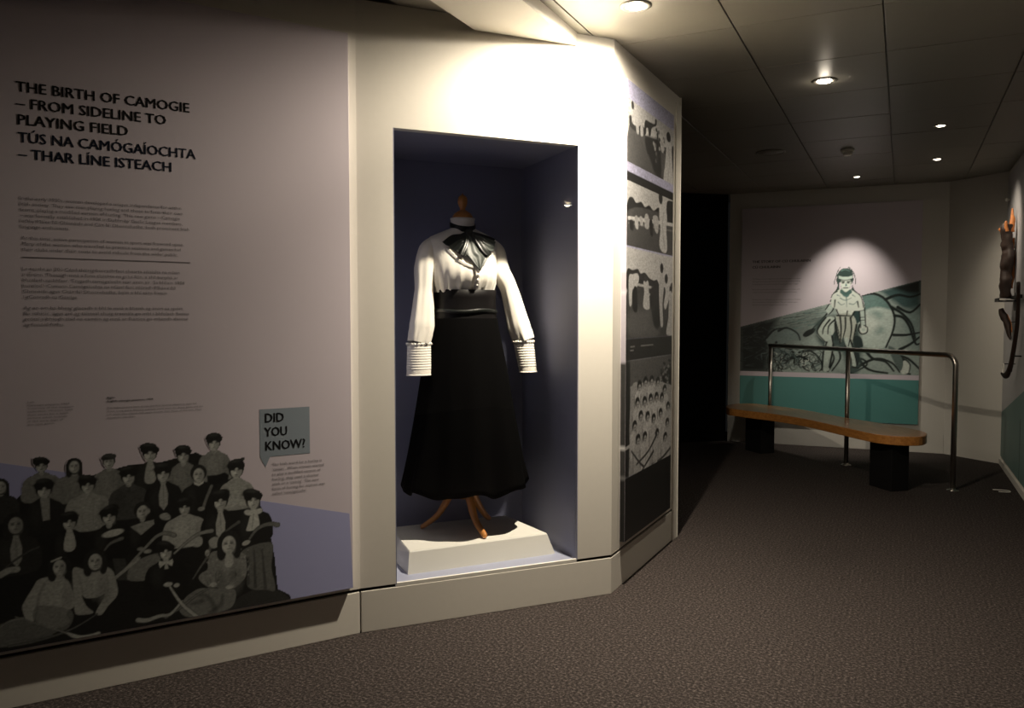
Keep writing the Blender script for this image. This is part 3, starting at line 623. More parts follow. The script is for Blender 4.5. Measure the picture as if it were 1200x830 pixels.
bp_([(.849,2.511),(.900,2.521),(.939,2.492),(.948,2.430),(.975,2.307),(.959,2.235),(.785,2.247),(.810,2.364),(.829,2.461)], .44); T.ell(*(.874,2.532), .045, .030, .02); bp_([(.946,2.488),(1.000,2.482),(1.020,2.357),(.982,2.351),(.956,2.431)], .04)
T.line([(.876,2.470),(.897,2.379),(.864,2.269)], .012, .25, op=.7)
T.clip = lambda U, V: ((V < z[5]) & (V > z[6])).astype(float)
rect(z[5], z[6], .42); bp_([(.149,2.066),(.220,2.085),(.278,2.064),(.367,2.080),(.429,2.059),(.508,2.078),(.590,2.058),(.691,2.086),(.728,2.003),(.138,1.951)], .018)
bp_([(.151,2.011),(.727,2.059),(1.062,2.054),(1.072,1.770),(.156,1.755)], .06); bp_([(.850,2.136),(.942,2.158),(1.019,2.146),(1.043,2.041),(.871,2.033)], .02)
T.line([(.151,1.969),(.431,1.986),(.728,2.003),(1.043,2.019)], .020, .46, smooth=False); T.line([(.152,1.943),(1.045,1.981)], .010, .22, op=.6, smooth=False)
for P in ([(.256,1.986),(.303,1.990),(.317,1.929),(.269,1.930)], [(.430,2.015),(.494,2.018),(.502,1.950),(.432,1.948)], [(.575,2.022),(.676,2.028),(.678,1.941),(.620,1.946)], [(.339,1.996),(.384,1.996),(.395,1.954),(.352,1.953)]): bp_(P, .36)
for P in ([(.171,1.959),(.234,1.961),(.235,1.910),(.183,1.914)], [(.513,1.995),(.566,1.996),(.581,1.912),(.528,1.918)]): bp_(P, .02)
bp_([(.711,2.118),(.803,2.125),(.856,2.053),(.844,1.978),(.863,1.848),(.769,1.834),(.704,1.872),(.723,1.966),(.700,2.035)], .46); T.ell(*(.724,2.146), .040, .034, .03); T.line([(.780,2.065),(.772,1.961),(.811,1.860)], .014, .24, op=.7)
T.clip = lambda U, V: ((V < z[7]) & (V > z[8])).astype(float)
rect(z[7], z[8], .44); bp_([(.143,1.699),(.228,1.699),(.316,1.710),(.361,1.687),(.438,1.695),(.519,1.669),(.601,1.658),(.676,1.661),(.706,1.574),(.145,1.589)], .022)
bp_([(.145,1.589),(.348,1.609),(.670,1.614),(1.078,1.605),(1.091,1.217),(.151,1.293)], .045); bp_([(.204,1.479),(.606,1.481),(.746,1.398),(.611,1.308),(.178,1.348)], .09, soft=.06)
bp_([(.166,1.659),(.228,1.676),(.310,1.684),(.335,1.652),(.288,1.603),(.225,1.591),(.215,1.516),(.175,1.516)], .46); bp_([(.242,1.599),(.300,1.603),(.309,1.479),(.232,1.493)], .012)
T.line([(.318,1.624),(.670,1.612)], .014, .40, smooth=False); bp_([(.415,1.645),(.497,1.649),(.511,1.590),(.527,1.495),(.412,1.504),(.429,1.587)], .42); T.ell(*(.452,1.665), .03, .022, .03); T.line([(.473,1.577),(.577,1.573)], .012, .36)
bp_([(.537,1.600),(.712,1.616),(.732,1.399),(.609,1.400)], .02, soft=.02)
bp_([(.723,1.719),(.779,1.722),(.804,1.629),(.778,1.524),(.796,1.402),(.746,1.398),(.715,1.523),(.705,1.626)], .38); T.ell(*(.758,1.737), .034, .030, .02)
bp_([(.818,1.651),(.906,1.659),(.922,1.612),(.902,1.547),(.844,1.493),(.807,1.524),(.841,1.599)], .44); T.ell(*(.853,1.678), .034, .030, .02)
bp_([(.923,1.601),(1.030,1.604),(1.049,1.528),(.997,1.440),(1.016,1.341),(.864,1.344),(.905,1.440),(.910,1.526)], .40); T.ell(*(.975,1.629), .036, .030, .02)
T.clip = None; rect(z[8], z[9], .022); rect(z[9], z[10], .3); rect(z[10], .24, .006)
for (p0, p1) in [((.20, z[8]-.045), (.27, z[8]-.045)), ((.38, z[8]-.045), (.60, z[8]-.045)), ((.20, z[8]-.065), (.25, z[8]-.065))]: T.line([p0, p1], .006, .22)
T.clip = lambda U, V: ((V < z[9]) & (V > z[10])).astype(float)
rect(z[9], z[9]-.14, .09); bp_([(.778,1.126),(1.072,1.124),(1.077,.972),(.852,1.012)], .02); T.poly([(.096,1.215),(.193,1.210),(.212,.870),(.185,.579),(.108,.593)], .02, soft=.02)
for i in range(60): p = (.887,1.061); T.ell(p[0]+random.uniform(-.14, .1), p[1]+random.uniform(-.12, .12), .02, .008, random.choice((.02, .2, .06)))
bp_([(.219,1.053),(.392,1.077),(.611,1.071),(.851,1.043),(1.031,.965),(1.045,.553),(.796,.551),(.344,.588),(.205,.650)], .30)
def face_(p, top):
    u, v = p; T.poly([(u-.05, v-.02), (u+.05, v-.02), (u+.085, v-.07), (u+.075, v-.17), (u-.075, v-.17), (u-.085, v-.07)], top, smooth=True)
    T.line([(u-.085, v-.06), (u-.08, v-.16)], .012, .10, op=.8); T.line([(u+.02, v-.06), (u+.02, v-.15)], .010, top*.6, op=.7)
    T.ell(u, v+.010, .040, .030, .02); T.ell(u+.004, v-.006, .026, .022, .34); T.ell(u-.006, v-.002, .006, .004, .06); T.ell(u+.014, v-.002, .006, .004, .06); T.ell(u+.004, v-.016, .008, .003, .1)
for P, c in (([(.357,1.057),(.465,1.072),(.579,1.071),(.698,1.054),(.839,.998)], .42), ([(.324,.966),(.450,.961),(.563,.966),(.674,.966),(.784,.954),(.914,.887)], .46), ([(.280,.843),(.385,.887),(.508,.870),(.624,.844),(.759,.862),(.903,.787)], .44), ([(.340,.760),(.461,.759),(.694,.747),(.862,.704)], .40)):
    for p in P: face_(p, c+random.uniform(-.06, .05))
for P in ([(.226,.720),(.403,.617),(.593,.545)], [(.314,.632),(.526,.675),(.687,.752)], [(.592,.585),(.794,.593),(.974,.629)], [(.404,.578),(.623,.660)]): T.line(P, .012, .05, w1=.02)
for P in ([(.116,.746),(.225,.757),(.293,.804)], [(.465,.587),(.592,.575),(.691,.589)]): T.line(P, .018, .42)
T.clip = None; T.grain(.12)
T.build('photo_print', -.0284, pb)
# print wrapped round the near edge of the board
E = Sheet(.001, .0278, .2455, 2.6845, .006, .02, base=(.6, .57, .62))
for j in range(E.ny):
    vv = E.v[j]; i = int(np.clip(np.searchsorted(T.v, vv), 0, T.ny-1)); c = T.a[i, 1:6].mean(0)
    E.a[j, :] = c*1.15 if vv < z[9] else c*.5+np.array([.45, .42, .48])*.62
ed = E.build('edge_print', 0, pb); ed.rotation_euler = (0, 0, math.radians(-90)); ed.location = (.1245, 0, 0)

# ------------------------------------------------------------------ far illustrated board
locF, rzF, _ = frame_of(F0, F1)
fb = tag(empty('illustrated_board', locF, rzF), 'lavender and teal board with a line drawn warrior, on the far wall', 'display board')
boxes('board', [(.137, 1.975, -.03, 0, .30, 2.672)], M['paper'], fb, bevel=.001)
YF = -.0302
plate('teal_field', [(.1375, .3005), (1.9745, .3005), (1.9745, (1.204,.773)[1]), (.1375, (1.204,.773)[1])], YF-.0003, M['teal'], fb, .0003)
dA, dB = (.143,1.331), (1.967,1.828); zb = (1.203,.795)[1]+.03
Q = Sheet(.1375, 1.9745, zb, dB[1]+.01, .0075, base=(.30, .37, .34))
ink = (.006, .012, .011); tl = (.07, .16, .15); pale = (.46, .55, .50); hi = (.60, .66, .60)
Q.poly([(.143,1.331),(.979,1.563),(1.024,1.438),(.815,1.163),(.447,.832),(.150,.824)], (.16, .20, .185), soft=.15)
Q.poly([(.143,1.331),(.549,1.438),(.464,1.252),(.422,1.041),(.403,.831),(.150,.824)], (.008, .014, .014), soft=.08)
Q.poly([(.143,1.320),(.373,1.386),(.420,1.205),(.447,.832),(.150,.824)], (.006, .012, .012), soft=.12)
Q.poly([(1.575,1.725),(1.967,1.828),(1.974,1.482),(1.797,1.548)], (.05, .10, .10), soft=.05); Q.poly([(1.694,1.756),(1.966,1.833),(1.969,1.698),(1.853,1.700)], ink, soft=.04)
Q.poly([(1.778,1.504),(1.973,1.547),(1.983,1.069),(1.883,1.177)], (.22, .30, .28), soft=.08)
for i in range(150):
    p = (.264,1.133); x = p[0]+random.gauss(.02, .13); y = p[1]+random.gauss(0, .13); an = random.uniform(-.6, .6)
    Q.line([(x, y), (x+.09*math.cos(an), y+.09*math.sin(an))], .009, random.choice((ink, ink, (.06, .08, .075))), op=.8, w1=.003, smooth=False)
for i in range(60):
    x = random.uniform(.5, 1.0); p = dA[1]+(x-dA[0])*(dB[1]-dA[1])/(dB[0]-dA[0])-random.uniform(.02, .18)
    Q.line([(x, p), (x+.10, p+.02)], .008, random.choice((tl, ink, (.3, .38, .35))), op=.6, w1=.002, smooth=False)
# great beast: rump and hind legs at the right, head at the left
Q.poly([(1.373,1.661),(1.515,1.693),(1.637,1.625),(1.729,1.460),(1.723,1.284),(1.657,1.129),(1.486,1.105),(1.361,1.215),(1.317,1.393),(1.334,1.550)], pale, smooth=True)
Q.poly([(1.393,1.678),(1.515,1.693),(1.636,1.636),(1.698,1.526),(1.558,1.549),(1.427,1.505),(1.358,1.371),(1.335,1.527)], tl, smooth=True, soft=.03, op=.85)
Q.ell(*(1.540,1.460), .07, .05, tl, op=.6, soft=.05); Q.ell(*(1.573,1.305), .06, .045, tl, op=.5, soft=.04); Q.ell(*(1.481,1.372), .09, .10, hi, op=.7, soft=.07)
Lw = .016
def il(P, w=Lw, w1=None, c=ink): Q.line(P, w, c, w1=w*.5 if w1 is None else w1)
for P in ([(1.393,1.678),(1.515,1.697),(1.636,1.632),(1.723,1.471),(1.719,1.306),(1.651,1.118)], [(1.334,1.550),(1.306,1.393),(1.361,1.215),(1.404,1.126)], [(1.729,1.460),(1.809,1.438),(1.870,1.351),(1.912,1.221),(1.942,1.155),(1.981,1.167)], [(1.698,1.548),(1.798,1.482),(1.889,1.373),(1.931,1.221)],
          [(1.724,1.252),(1.842,1.253),(1.978,1.282)], [(1.786,1.098),(1.884,1.155),(1.970,1.232)], [(1.636,1.632),(1.755,1.679),(1.873,1.656),(1.970,1.688)], [(1.757,1.548),(1.876,1.493),(1.972,1.579)], [(1.466,1.060),(1.528,.994),(1.650,.963),(1.732,.866)], [(1.306,.832),(1.428,.936),(1.569,.995),(1.710,.954),(1.791,.857)],
          [(1.386,.991),(1.449,.903),(1.531,.861),(1.672,.842)], [(1.747,1.076),(1.809,.978),(1.811,.868),(1.890,.837)], [(1.728,1.042),(1.867,1.001),(1.987,.884)], [(1.808,1.000),(1.878,.936),(1.860,.858)]):
    il(P, .032, .018)
Q.poly([(1.789,.956),(1.838,.990),(1.888,.936),(1.880,.859),(1.821,.835),(1.791,.879)], hi, smooth=True); il([(1.789,.956),(1.838,.990),(1.888,.936),(1.880,.859)], .02)
Q.poly([(1.677,1.130),(1.747,1.098),(1.819,.978),(1.801,.868),(1.750,.933),(1.698,1.042)], (.1, .14, .13), smooth=True)
# beast head and forelegs
Q.poly([(.420,1.205),(.529,1.299),(.661,1.334),(.770,1.266),(.793,1.186),(.685,1.184),(.620,1.114),(.688,.977),(.624,.883),(.535,.927),(.466,1.089)], (.15, .20, .19), smooth=True)
for P in ([(.552,1.287),(.639,1.322),(.749,1.266),(.782,1.186)], [(.420,1.205),(.507,1.299),(.617,1.322)], [(.531,1.159),(.489,1.043),(.558,.881),(.602,.859)], [(.620,1.137),(.709,1.046),(.733,.909),(.775,.979)], [(.774,1.048),(.881,1.072),(.989,.983),(1.034,.847)],
          [(.688,.977),(.796,1.002),(.905,.936),(.949,.845)], [(.466,1.089),(.446,.925),(.514,.834)], [(1.029,1.120),(1.074,.985),(.992,.846)], [(1.076,.849),(1.137,.986),(1.093,1.099)], [(1.177,1.100),(1.200,.987),(1.118,.850)], [(.839,1.026),(.820,.888),(.885,.843)],
          [(1.284,.944),(1.406,.992),(1.469,.926),(1.327,.833)]): il(P, .026)
for i in range(40):
    p = (.775,.956); x = p[0]+random.uniform(-.28, .22); y = p[1]+random.uniform(-.09, .07); an = random.uniform(0, 6.3)
    Q.line([(x, y), (x+.04*math.cos(an), y+.04*math.sin(an)), (x+.06*math.cos(an+1), y+.06*math.sin(an+1))], .010, random.choice((ink, ink, hi)), w1=.003)
# tail brush / club held low
il([(1.106,1.539),(.982,1.392),(.888,1.290)], .02); Q.poly([(.809,1.243),(.856,1.296),(.941,1.320),(.921,1.267),(.846,1.221)], ink, smooth=True)
# standing man
for i in range(70):
    p = (.775,.979); x = p[0]+random.uniform(-.35, .25); y = p[1]+random.uniform(-.12, .13); an = random.uniform(0, 6.3)
    Q.line([(x, y), (x+.06*math.cos(an), y+.06*math.sin(an)), (x+.09*math.cos(an+.8), y+.09*math.sin(an+.8))], .014, random.choice((ink, ink, (.12, .17, .16))), w1=.004, op=.9)
Q.poly([(.940,1.370),(1.024,1.438),(1.170,1.460),(1.358,1.393),(1.404,1.126),(1.388,.857),(1.285,.854),(1.198,1.100),(1.072,1.098),(.965,1.188)], (.05, .08, .075), smooth=True, soft=.05)
Q.poly([(1.303,1.550),(1.395,1.594),(1.428,1.460),(1.358,1.371),(1.306,1.438)], (.02, .05, .05), smooth=True)
Q.poly([(1.103,1.708),(1.186,1.741),(1.269,1.718),(1.352,1.706),(1.394,1.661),(1.375,1.572),(1.315,1.483),(1.306,1.438),(1.192,1.438),(1.149,1.506),(1.137,1.596)], hi, smooth=True)       # torso
Q.poly([(1.134,1.753),(1.104,1.686),(1.074,1.585),(1.043,1.528),(1.076,1.472),(1.117,1.528),(1.147,1.618)], pale, smooth=True)                                       # left arm
Q.poly([(1.352,1.706),(1.404,1.649),(1.432,1.549),(1.443,1.438),(1.451,1.338),(1.400,1.327),(1.394,1.438),(1.375,1.550),(1.337,1.628)], pale, smooth=True)                     # right arm
Q.ell(*(1.425,1.305), .045, .048, hi); Q.ell(*(1.425,1.305), .018, .02, pale)
Q.poly([(1.160,1.472),(1.305,1.472),(1.358,1.360),(1.321,1.169),(1.280,1.124),(1.227,1.225),(1.197,1.157),(1.164,1.258),(1.141,1.370)], (.42, .46, .40), smooth=True)          # kilt
Q.poly([(1.045,1.438),(1.139,1.438),(1.172,1.348),(1.112,1.235),(1.124,1.144),(1.050,1.166),(.974,1.233),(.963,1.279),(.994,1.347)], (.48, .56, .50), smooth=True)          # forward knee
Q.poly([(1.045,1.177),(1.125,1.167),(1.115,1.054),(1.075,.939),(1.093,.858),(1.023,.856),(1.036,.984)], (.40, .48, .43), smooth=True); Q.line([(1.034,1.120),(1.021,.984),(1.017,.858)], .02, ink); Q.line([(1.126,1.144),(1.115,1.031),(1.092,.894)], .02, ink)
Q.poly([(1.237,1.213),(1.300,1.192),(1.333,1.080),(1.367,.924),(1.315,.900),(1.303,1.034),(1.260,1.124)], pale, smooth=True)
Q.poly([(1.336,1.226),(1.402,1.226),(1.428,1.126),(1.384,1.103),(1.396,.991),(1.367,.901),(1.348,1.058)], (.015, .03, .03), smooth=True)
for P in ([(1.103,1.708),(1.074,1.585),(1.039,1.524)], [(1.147,1.618),(1.117,1.524),(1.076,1.472)], [(1.394,1.661),(1.432,1.549),(1.449,1.338)], [(1.337,1.628),(1.380,1.527),(1.400,1.327)], [(1.186,1.730),(1.219,1.662),(1.271,1.651),(1.311,1.706)], [(1.199,1.584),(1.262,1.550),(1.323,1.583)],
          [(1.271,1.651),(1.266,1.550),(1.258,1.460)], [(1.137,1.596),(1.159,1.505),(1.192,1.442)], [(1.375,1.572),(1.319,1.472),(1.306,1.438)], [(1.160,1.460),(1.305,1.456)], [(1.192,1.438),(1.204,1.303),(1.197,1.157)], [(1.244,1.438),(1.246,1.326),(1.227,1.225)], [(1.295,1.438),(1.308,1.304),(1.280,1.124)],
          [(1.358,1.360),(1.325,1.181)], [(1.141,1.370),(1.164,1.258),(1.197,1.157)], [(1.045,1.438),(.983,1.347),(.963,1.267),(1.050,1.166)], [(1.140,1.415),(1.078,1.347),(1.069,1.257)], [(1.112,1.235),(1.124,1.144)], [(1.087,1.415),(1.026,1.325),(1.016,1.256)], [(1.389,1.360),(1.380,1.304),(1.411,1.260),(1.462,1.278),(1.465,1.331),(1.430,1.354)],
          [(1.300,1.192),(1.339,1.058),(1.371,.924)], [(1.249,1.124),(1.303,1.012),(1.318,.900)], [(1.326,.900),(1.388,.890)], [(1.060,1.166),(1.050,1.121),(1.093,1.110)]): il(P, .020)
for P in ([(1.376,1.538),(1.426,1.545)], [(1.380,1.509),(1.429,1.516)], [(1.386,1.438),(1.439,1.443)], [(1.390,1.407),(1.439,1.411)]): il(P, .010)
for i in range(7): il([(1.139,1.438), ((1.139,1.438)[0]-.005+i*.012, (1.175,1.190)[1])], .009)
# head: long hair under a plain band
Q.poly([(1.162,1.943),(1.234,1.975),(1.307,1.940),(1.316,1.862),(1.299,1.773),(1.269,1.740),(1.186,1.763),(1.153,1.842)], (.03, .06, .055), smooth=True)
Q.ell(*(1.239,1.814), .062, .085, hi); Q.line([(1.171,1.878),(1.236,1.859),(1.308,1.875)], .030, pale); Q.line([(1.171,1.891),(1.236,1.875),(1.307,1.889)], .010, ink)
for x in (612, 640): pass
Q.ell(*(1.214,1.824), .016, .009, ink); Q.ell(*(1.263,1.823), .016, .009, ink); il([(1.239,1.819),(1.248,1.785),(1.231,1.781)], .008); il([(1.219,1.763),(1.258,1.765)], .009)
for P in ([(1.183,1.931),(1.225,1.897)], [(1.234,1.962),(1.241,1.897)], [(1.286,1.940),(1.266,1.894)], [(1.163,1.898),(1.154,1.775)], [(1.308,1.862),(1.306,1.751)]): Q.line(P, .008, (.3, .4, .36), w1=.003)
Q.grain(.06)
def keepQ(U, V):
    return V < dA[1]+(U-dA[0])*(dB[1]-dA[1])/(dB[0]-dA[0])
# keep the head and shoulders that rise above the slope
# repaint the figure on a taller sheet so its head is complete
def paint_head(Z):
    Z.poly([(1.108,1.697),(1.145,1.735),(1.196,1.757),(1.289,1.755),(1.335,1.724),(1.393,1.670),(1.421,1.523),(1.190,1.523),(1.097,1.573)], hi, smooth=True)
    for P in ([(1.155,1.726),(1.104,1.686),(1.084,1.591)], [(1.335,1.724),(1.398,1.665),(1.424,1.549)], [(1.136,1.629),(1.131,1.551)], [(1.362,1.612),(1.375,1.550)]): Z.line(P, .016, ink, w1=.010)
    Z.poly([(1.186,1.741),(1.219,1.673),(1.270,1.666),(1.294,1.733),(1.270,1.702),(1.224,1.703)], tl, smooth=True)
    for P in ([(1.188,1.651),(1.240,1.626),(1.302,1.653)], [(1.250,1.662),(1.256,1.550)], [(1.168,1.607),(1.200,1.577),(1.235,1.590)], [(1.282,1.590),(1.323,1.581),(1.354,1.612)], [(1.156,1.685),(1.187,1.672)], [(1.311,1.684),(1.342,1.661)]): Z.line(P, .010, tl, w1=.004)
    Z.poly([(1.152,1.899),(1.170,1.950),(1.213,1.975),(1.265,1.974),(1.307,1.938),(1.320,1.862),(1.318,1.773),(1.347,1.723),(1.300,1.740),(1.299,1.818),(1.185,1.820),(1.182,1.752),(1.134,1.726),(1.156,1.786),(1.143,1.843)], (.02, .045, .04), smooth=True)
    Z.ell(*(1.241,1.810), .054, .068, hi); Z.poly([(1.172,1.860),(1.209,1.846),(1.267,1.845),(1.308,1.862),(1.307,1.895),(1.266,1.881),(1.209,1.882),(1.167,1.894)], pale); Z.line([(1.172,1.858),(1.236,1.843),(1.308,1.860)], .009, ink)
    Z.line([(1.197,1.833),(1.226,1.828)], .012, ink); Z.line([(1.255,1.827),(1.284,1.833)], .012, ink); Z.ell(*(1.214,1.817), .014, .008, ink); Z.ell(*(1.268,1.816), .014, .008, ink)
    Z.poly([(1.243,1.823),(1.256,1.783),(1.235,1.778)], tl); Z.line([(1.221,1.761),(1.262,1.762)], .011, ink); Z.poly([(1.199,1.748),(1.243,1.716),(1.290,1.746),(1.303,1.706),(1.243,1.680),(1.187,1.707)], (.05, .11, .10), smooth=True)
    for P in ([(1.152,1.910),(1.126,1.820),(1.145,1.742)], [(1.162,1.950),(1.138,1.888)], [(1.315,1.929),(1.341,1.839),(1.327,1.739)], [(1.296,1.956),(1.332,1.906)], [(1.182,1.981),(1.151,1.943)], [(1.265,1.985),(1.306,1.951)]): Z.line(P, .018, (.02, .045, .04), w1=.006)
    Z.line([(1.195,1.949),(1.234,1.962),(1.276,1.943)], .014, (.12, .2, .18), w1=.006)
H = Sheet((1.058,1.889)[0], (1.430,1.882)[0], (1.251,1.581)[1], (1.244,1.993)[1], .0075, base=(-1, -1, -1))
paint_head(H); hm = H.a.min(2) < 0; slope = lambda U, V: V < dA[1]+(U-dA[0])*(dB[1]-dA[1])/(dB[0]-dA[0])
HU, HV = np.meshgrid(H.u, H.v); low = slope(HU, HV)
paint_head(Q)
H.a[hm] = PAP
Q.build('warrior_illustration', YF-.0004, fb, lambda U, V: slope(U, V))
H.build('warrior_head', YF-.0006, fb, lambda U, V: ~(hm[:-1, :-1] & hm[1:, 1:]))
Tt = [(.257,2.056),(.878,2.040),(.258,1.994),(.560,1.987),(.260,1.868),(.779,1.859),(.262,1.713),(.263,1.635),(.264,1.547)]
text('heading_text', ['THE STORY OF CÚ CHULAINN', 'CÚ CHULAINN'], Tt[0][0], Tt[0][1], 0, .028, Tt[0][1]-Tt[2][1], YF-.0006, M['ink'], fb, bold=.02, widths=[Tt[1][0]-Tt[0][0], Tt[3][0]-Tt[2][0]])
text('body_text', ['Cú Chulainn was the legendary hero of the old sagas who played', 'hurling from a young age. He set out across the country striking', 'the ball before him with his stick and running to catch it again.', '',
     'He took his name after he slew the fierce hound of Culann with', 'a single stroke of the ball, and he swore to guard the house.'], Tt[4][0], Tt[4][1], Tt[5][0]-Tt[4][0], .014, .030, YF-.0006, M['softink'], fb)
text('body_text', ['Ba laoch mór é Cú Chulainn sna seanscéalta agus bhí sé ar fheabhas', 'chun iománaíochta ó bhí sé ina ghasúr. Thug sé a chamán agus a', 'liathróid leis trasna na tíre agus é ag imirt leis féin.'], Tt[7][0], Tt[7][1], Tt[5][0]-Tt[4][0], .014, .030, YF-.0006, M['softink'], fb)

# ------------------------------------------------------------------ right wall graphic and old stick pieces
locW, rzW, LWr = frame_of(R0, R1b)
wg = tag(empty('wall_graphic', locW, rzW), 'pale grey and teal wall graphic with a slanting edge on the right wall', 'display board')
boxes('board', [(.01, LWr-.01, -.010, 0, .085, 2.80)], M['greywall'], wg)
plate('teal_field', [(.011, .0855), (LWr-.011, .0855), (LWr-.011, .93), (.011, .515)], -.0106, M['tealwall'], wg, .0004)
boxes('panel_joint', [(1.34, 1.352, -.0112, -.0100, .09, .60)], M['gap'], wg)
def lump(name, P, R, m, parent, amp=.25, n=14, k=8, flat=.7, seed=0):
    o = tube(name, P, R, m, parent, n=n, k=k, flat=flat)
    for v in o.data.vertices:
        c = v.co; f = mnoise.noise(Vector((c.x*14+seed, c.y*14, c.z*9)))+.5*mnoise.noise(Vector((c.x*40+seed, c.y*40, c.z*22)))
        v.co = c + v.normal*f*amp*.06
    return o
def wl(s, o, z): return (s, -o, z)
r1 = tag(empty('wooden_relic', locW, rzW), 'tall dark old wooden relic with orange split top, high on right wall', 'relic')
lump('trunk', [wl(.78, .082, 1.615), wl(.785, .082, 1.72), wl(.77, .080, 1.85), wl(.78, .084, 1.96), wl(.765, .078, 2.05), wl(.76, .084, 2.2), wl(.77, .080, 2.27)], [.050, .054, .050, .054, .049, .055, .040], M['bog'], r1, .45, seed=3)
lump('split_top', [wl(.77, .06, 2.20), wl(.76, .05, 2.28), wl(.74, .045, 2.35), wl(.73, .045, 2.41)], [.034, .028, .014, .005], M['orange_wood'], r1, .15, seed=5)
lump('splinter', [wl(.72, .09, 2.18), wl(.70, .12, 2.22), wl(.69, .142, 2.235)], [.020, .018, .009], M['orange_wood'], r1, .12, seed=7)
lump('splinter', [wl(.80, .09, 2.2), wl(.80, .10, 2.26), wl(.80, .098, 2.29)], [.020, .015, .007], M['orange_wood'], r1, .12, seed=8)
lump('orange_streak', [wl(.72, .035, 1.70), wl(.71, .030, 1.92), wl(.71, .034, 2.15)], [.014, .022, .014], M['orange_wood'], r1, .12, seed=9)
br = tag(empty('display_bracket', locW, rzW), 'black angled metal bracket under the tall wooden relic on the right wall', 'bracket')
boxes('tray', [(.62, .96, -.150, -.012, 1.580, 1.592)], M['bracket'], br); boxes('lip', [(.62, .96, -.152, -.146, 1.580, 1.612)], M['bracket'], br); boxes('back_plate', [(.74, .82, -.0155, -.0108, 1.50, 1.66)], M['bracket'], br)
boxes('arm', [(1.0, 1.40, -.045, -.028, 1.60, 1.63), (.80, 1.04, -.045, -.0108, 1.60, 1.63)], M['bracket'], br)
r2 = tag(empty('wooden_fragment', locW, rzW), 'small dark brown wooden splinter mounted below the tall relic', 'relic')
lump('fragment', [wl(.80, .115, 1.52), wl(.82, .100, 1.46), wl(.86, .075, 1.38), wl(.90, .060, 1.29), wl(.92, .055, 1.25)], [.022, .032, .028, .018, .007], M['bog'], r2, .2, seed=11)
lump('orange_edge', [wl(.82, .075, 1.47), wl(.86, .052, 1.39), wl(.89, .042, 1.31)], [.010, .014, .008], M['orange_wood'], r2, .1, seed=12)
tube('pin', [wl(.86, .09, 1.40), wl(.86, .012, 1.40)], .004, M['bracket'], r2)
r3 = tag(empty('old_hurling_stick', locW, rzW), 'long dark old hurling stick with hooked foot leaning down the right wall', 'hurley')
tube("shaft", [wl(1.62, .085, 1.72), wl(1.45, .065, 1.40), wl(1.28, .075, 1.10), wl(1.20, .085, .99)], [.014, .016, .018, .022], M['bog'], r3)
tube('hook', [wl(1.20, .085, 1.0), wl(1.16, .095, .955), wl(1.10, .11, .94), wl(1.06, .125, .955)], [.022, .027, .026, .016], M['bog'], r3, flat=.5)
tube('peg', [wl(1.30, .07, 1.12), wl(1.30, .011, 1.12)], .006, M['bracket'], r3)
r4 = tag(empty('hanging_ring', locW, rzW), 'small white round hanging ring on wall beside the hooked stick foot', 'ring')
tube('ring', [wl(.92+.05*math.cos(a), .10, .985+.05*math.sin(a)) for a in [i*math.pi/8 for i in range(17)]], .006, M['white_plastic'], r4, k=2); tube('peg', [wl(.92, .10, 1.035), wl(.92, .011, 1.035)], .004, M['bracket'], r4)
r5 = tag(empty('wall_stud', locW, rzW), 'tiny pale stud fixed on the wall above the wooden relic', 'stud')
tube('stem', [wl(.25, .011, 2.55), wl(.25, .04, 2.55)], .006, M['steel'], r5); tube('head', [wl(.25, .035, 2.55), wl(.25, .045, 2.55), wl(.25, .055, 2.55)], [.008, .018, .008], M['white_plastic'], r5)

# ------------------------------------------------------------------ handrail
hr = tag(empty('handrail', (3.672, 6.578, 0)), 'brushed steel handrail with three floor posts behind the curved wooden bench', 'handrail')
pA, pB, pC = Vector((0, 0, 0)), Vector((-.408, 1.146, 0)), Vector((-.790, 2.285, 0)); HRZ = 1.128; dirr = (pC-pA).normalized()
arc = [Vector((0, 0, .02)), Vector((0, 0, HRZ-.09))] + [dirr*(.09*(1-math.cos(a)))+Vector((0, 0, HRZ-.09+.09*math.sin(a))) for a in [i*math.pi/16 for i in range(1, 9)]] + [dirr*((pC-pA).length+.02)+Vector((0, 0, HRZ))]
tube('rail', [tuple(p) for p in arc], .0215, M['steel'], hr, n=20, smoothpath=False)
tube('post', [(pB.x, pB.y, .0), (pB.x, pB.y, HRZ-.01)], .021, M['steel'], hr, n=20, smoothpath=False)
tube('post', [(pC.x, pC.y, .0), (pC.x, pC.y, HRZ-.01)], .021, M['steel'], hr, n=20, smoothpath=False)
for p in (pA, pB, pC): lathe('floor_flange', [(.0, .0), (.045, .0), (.045, .004), (.022, .010), (.022, .02)], M['steel'], hr, 24, (p.x, p.y, .0))

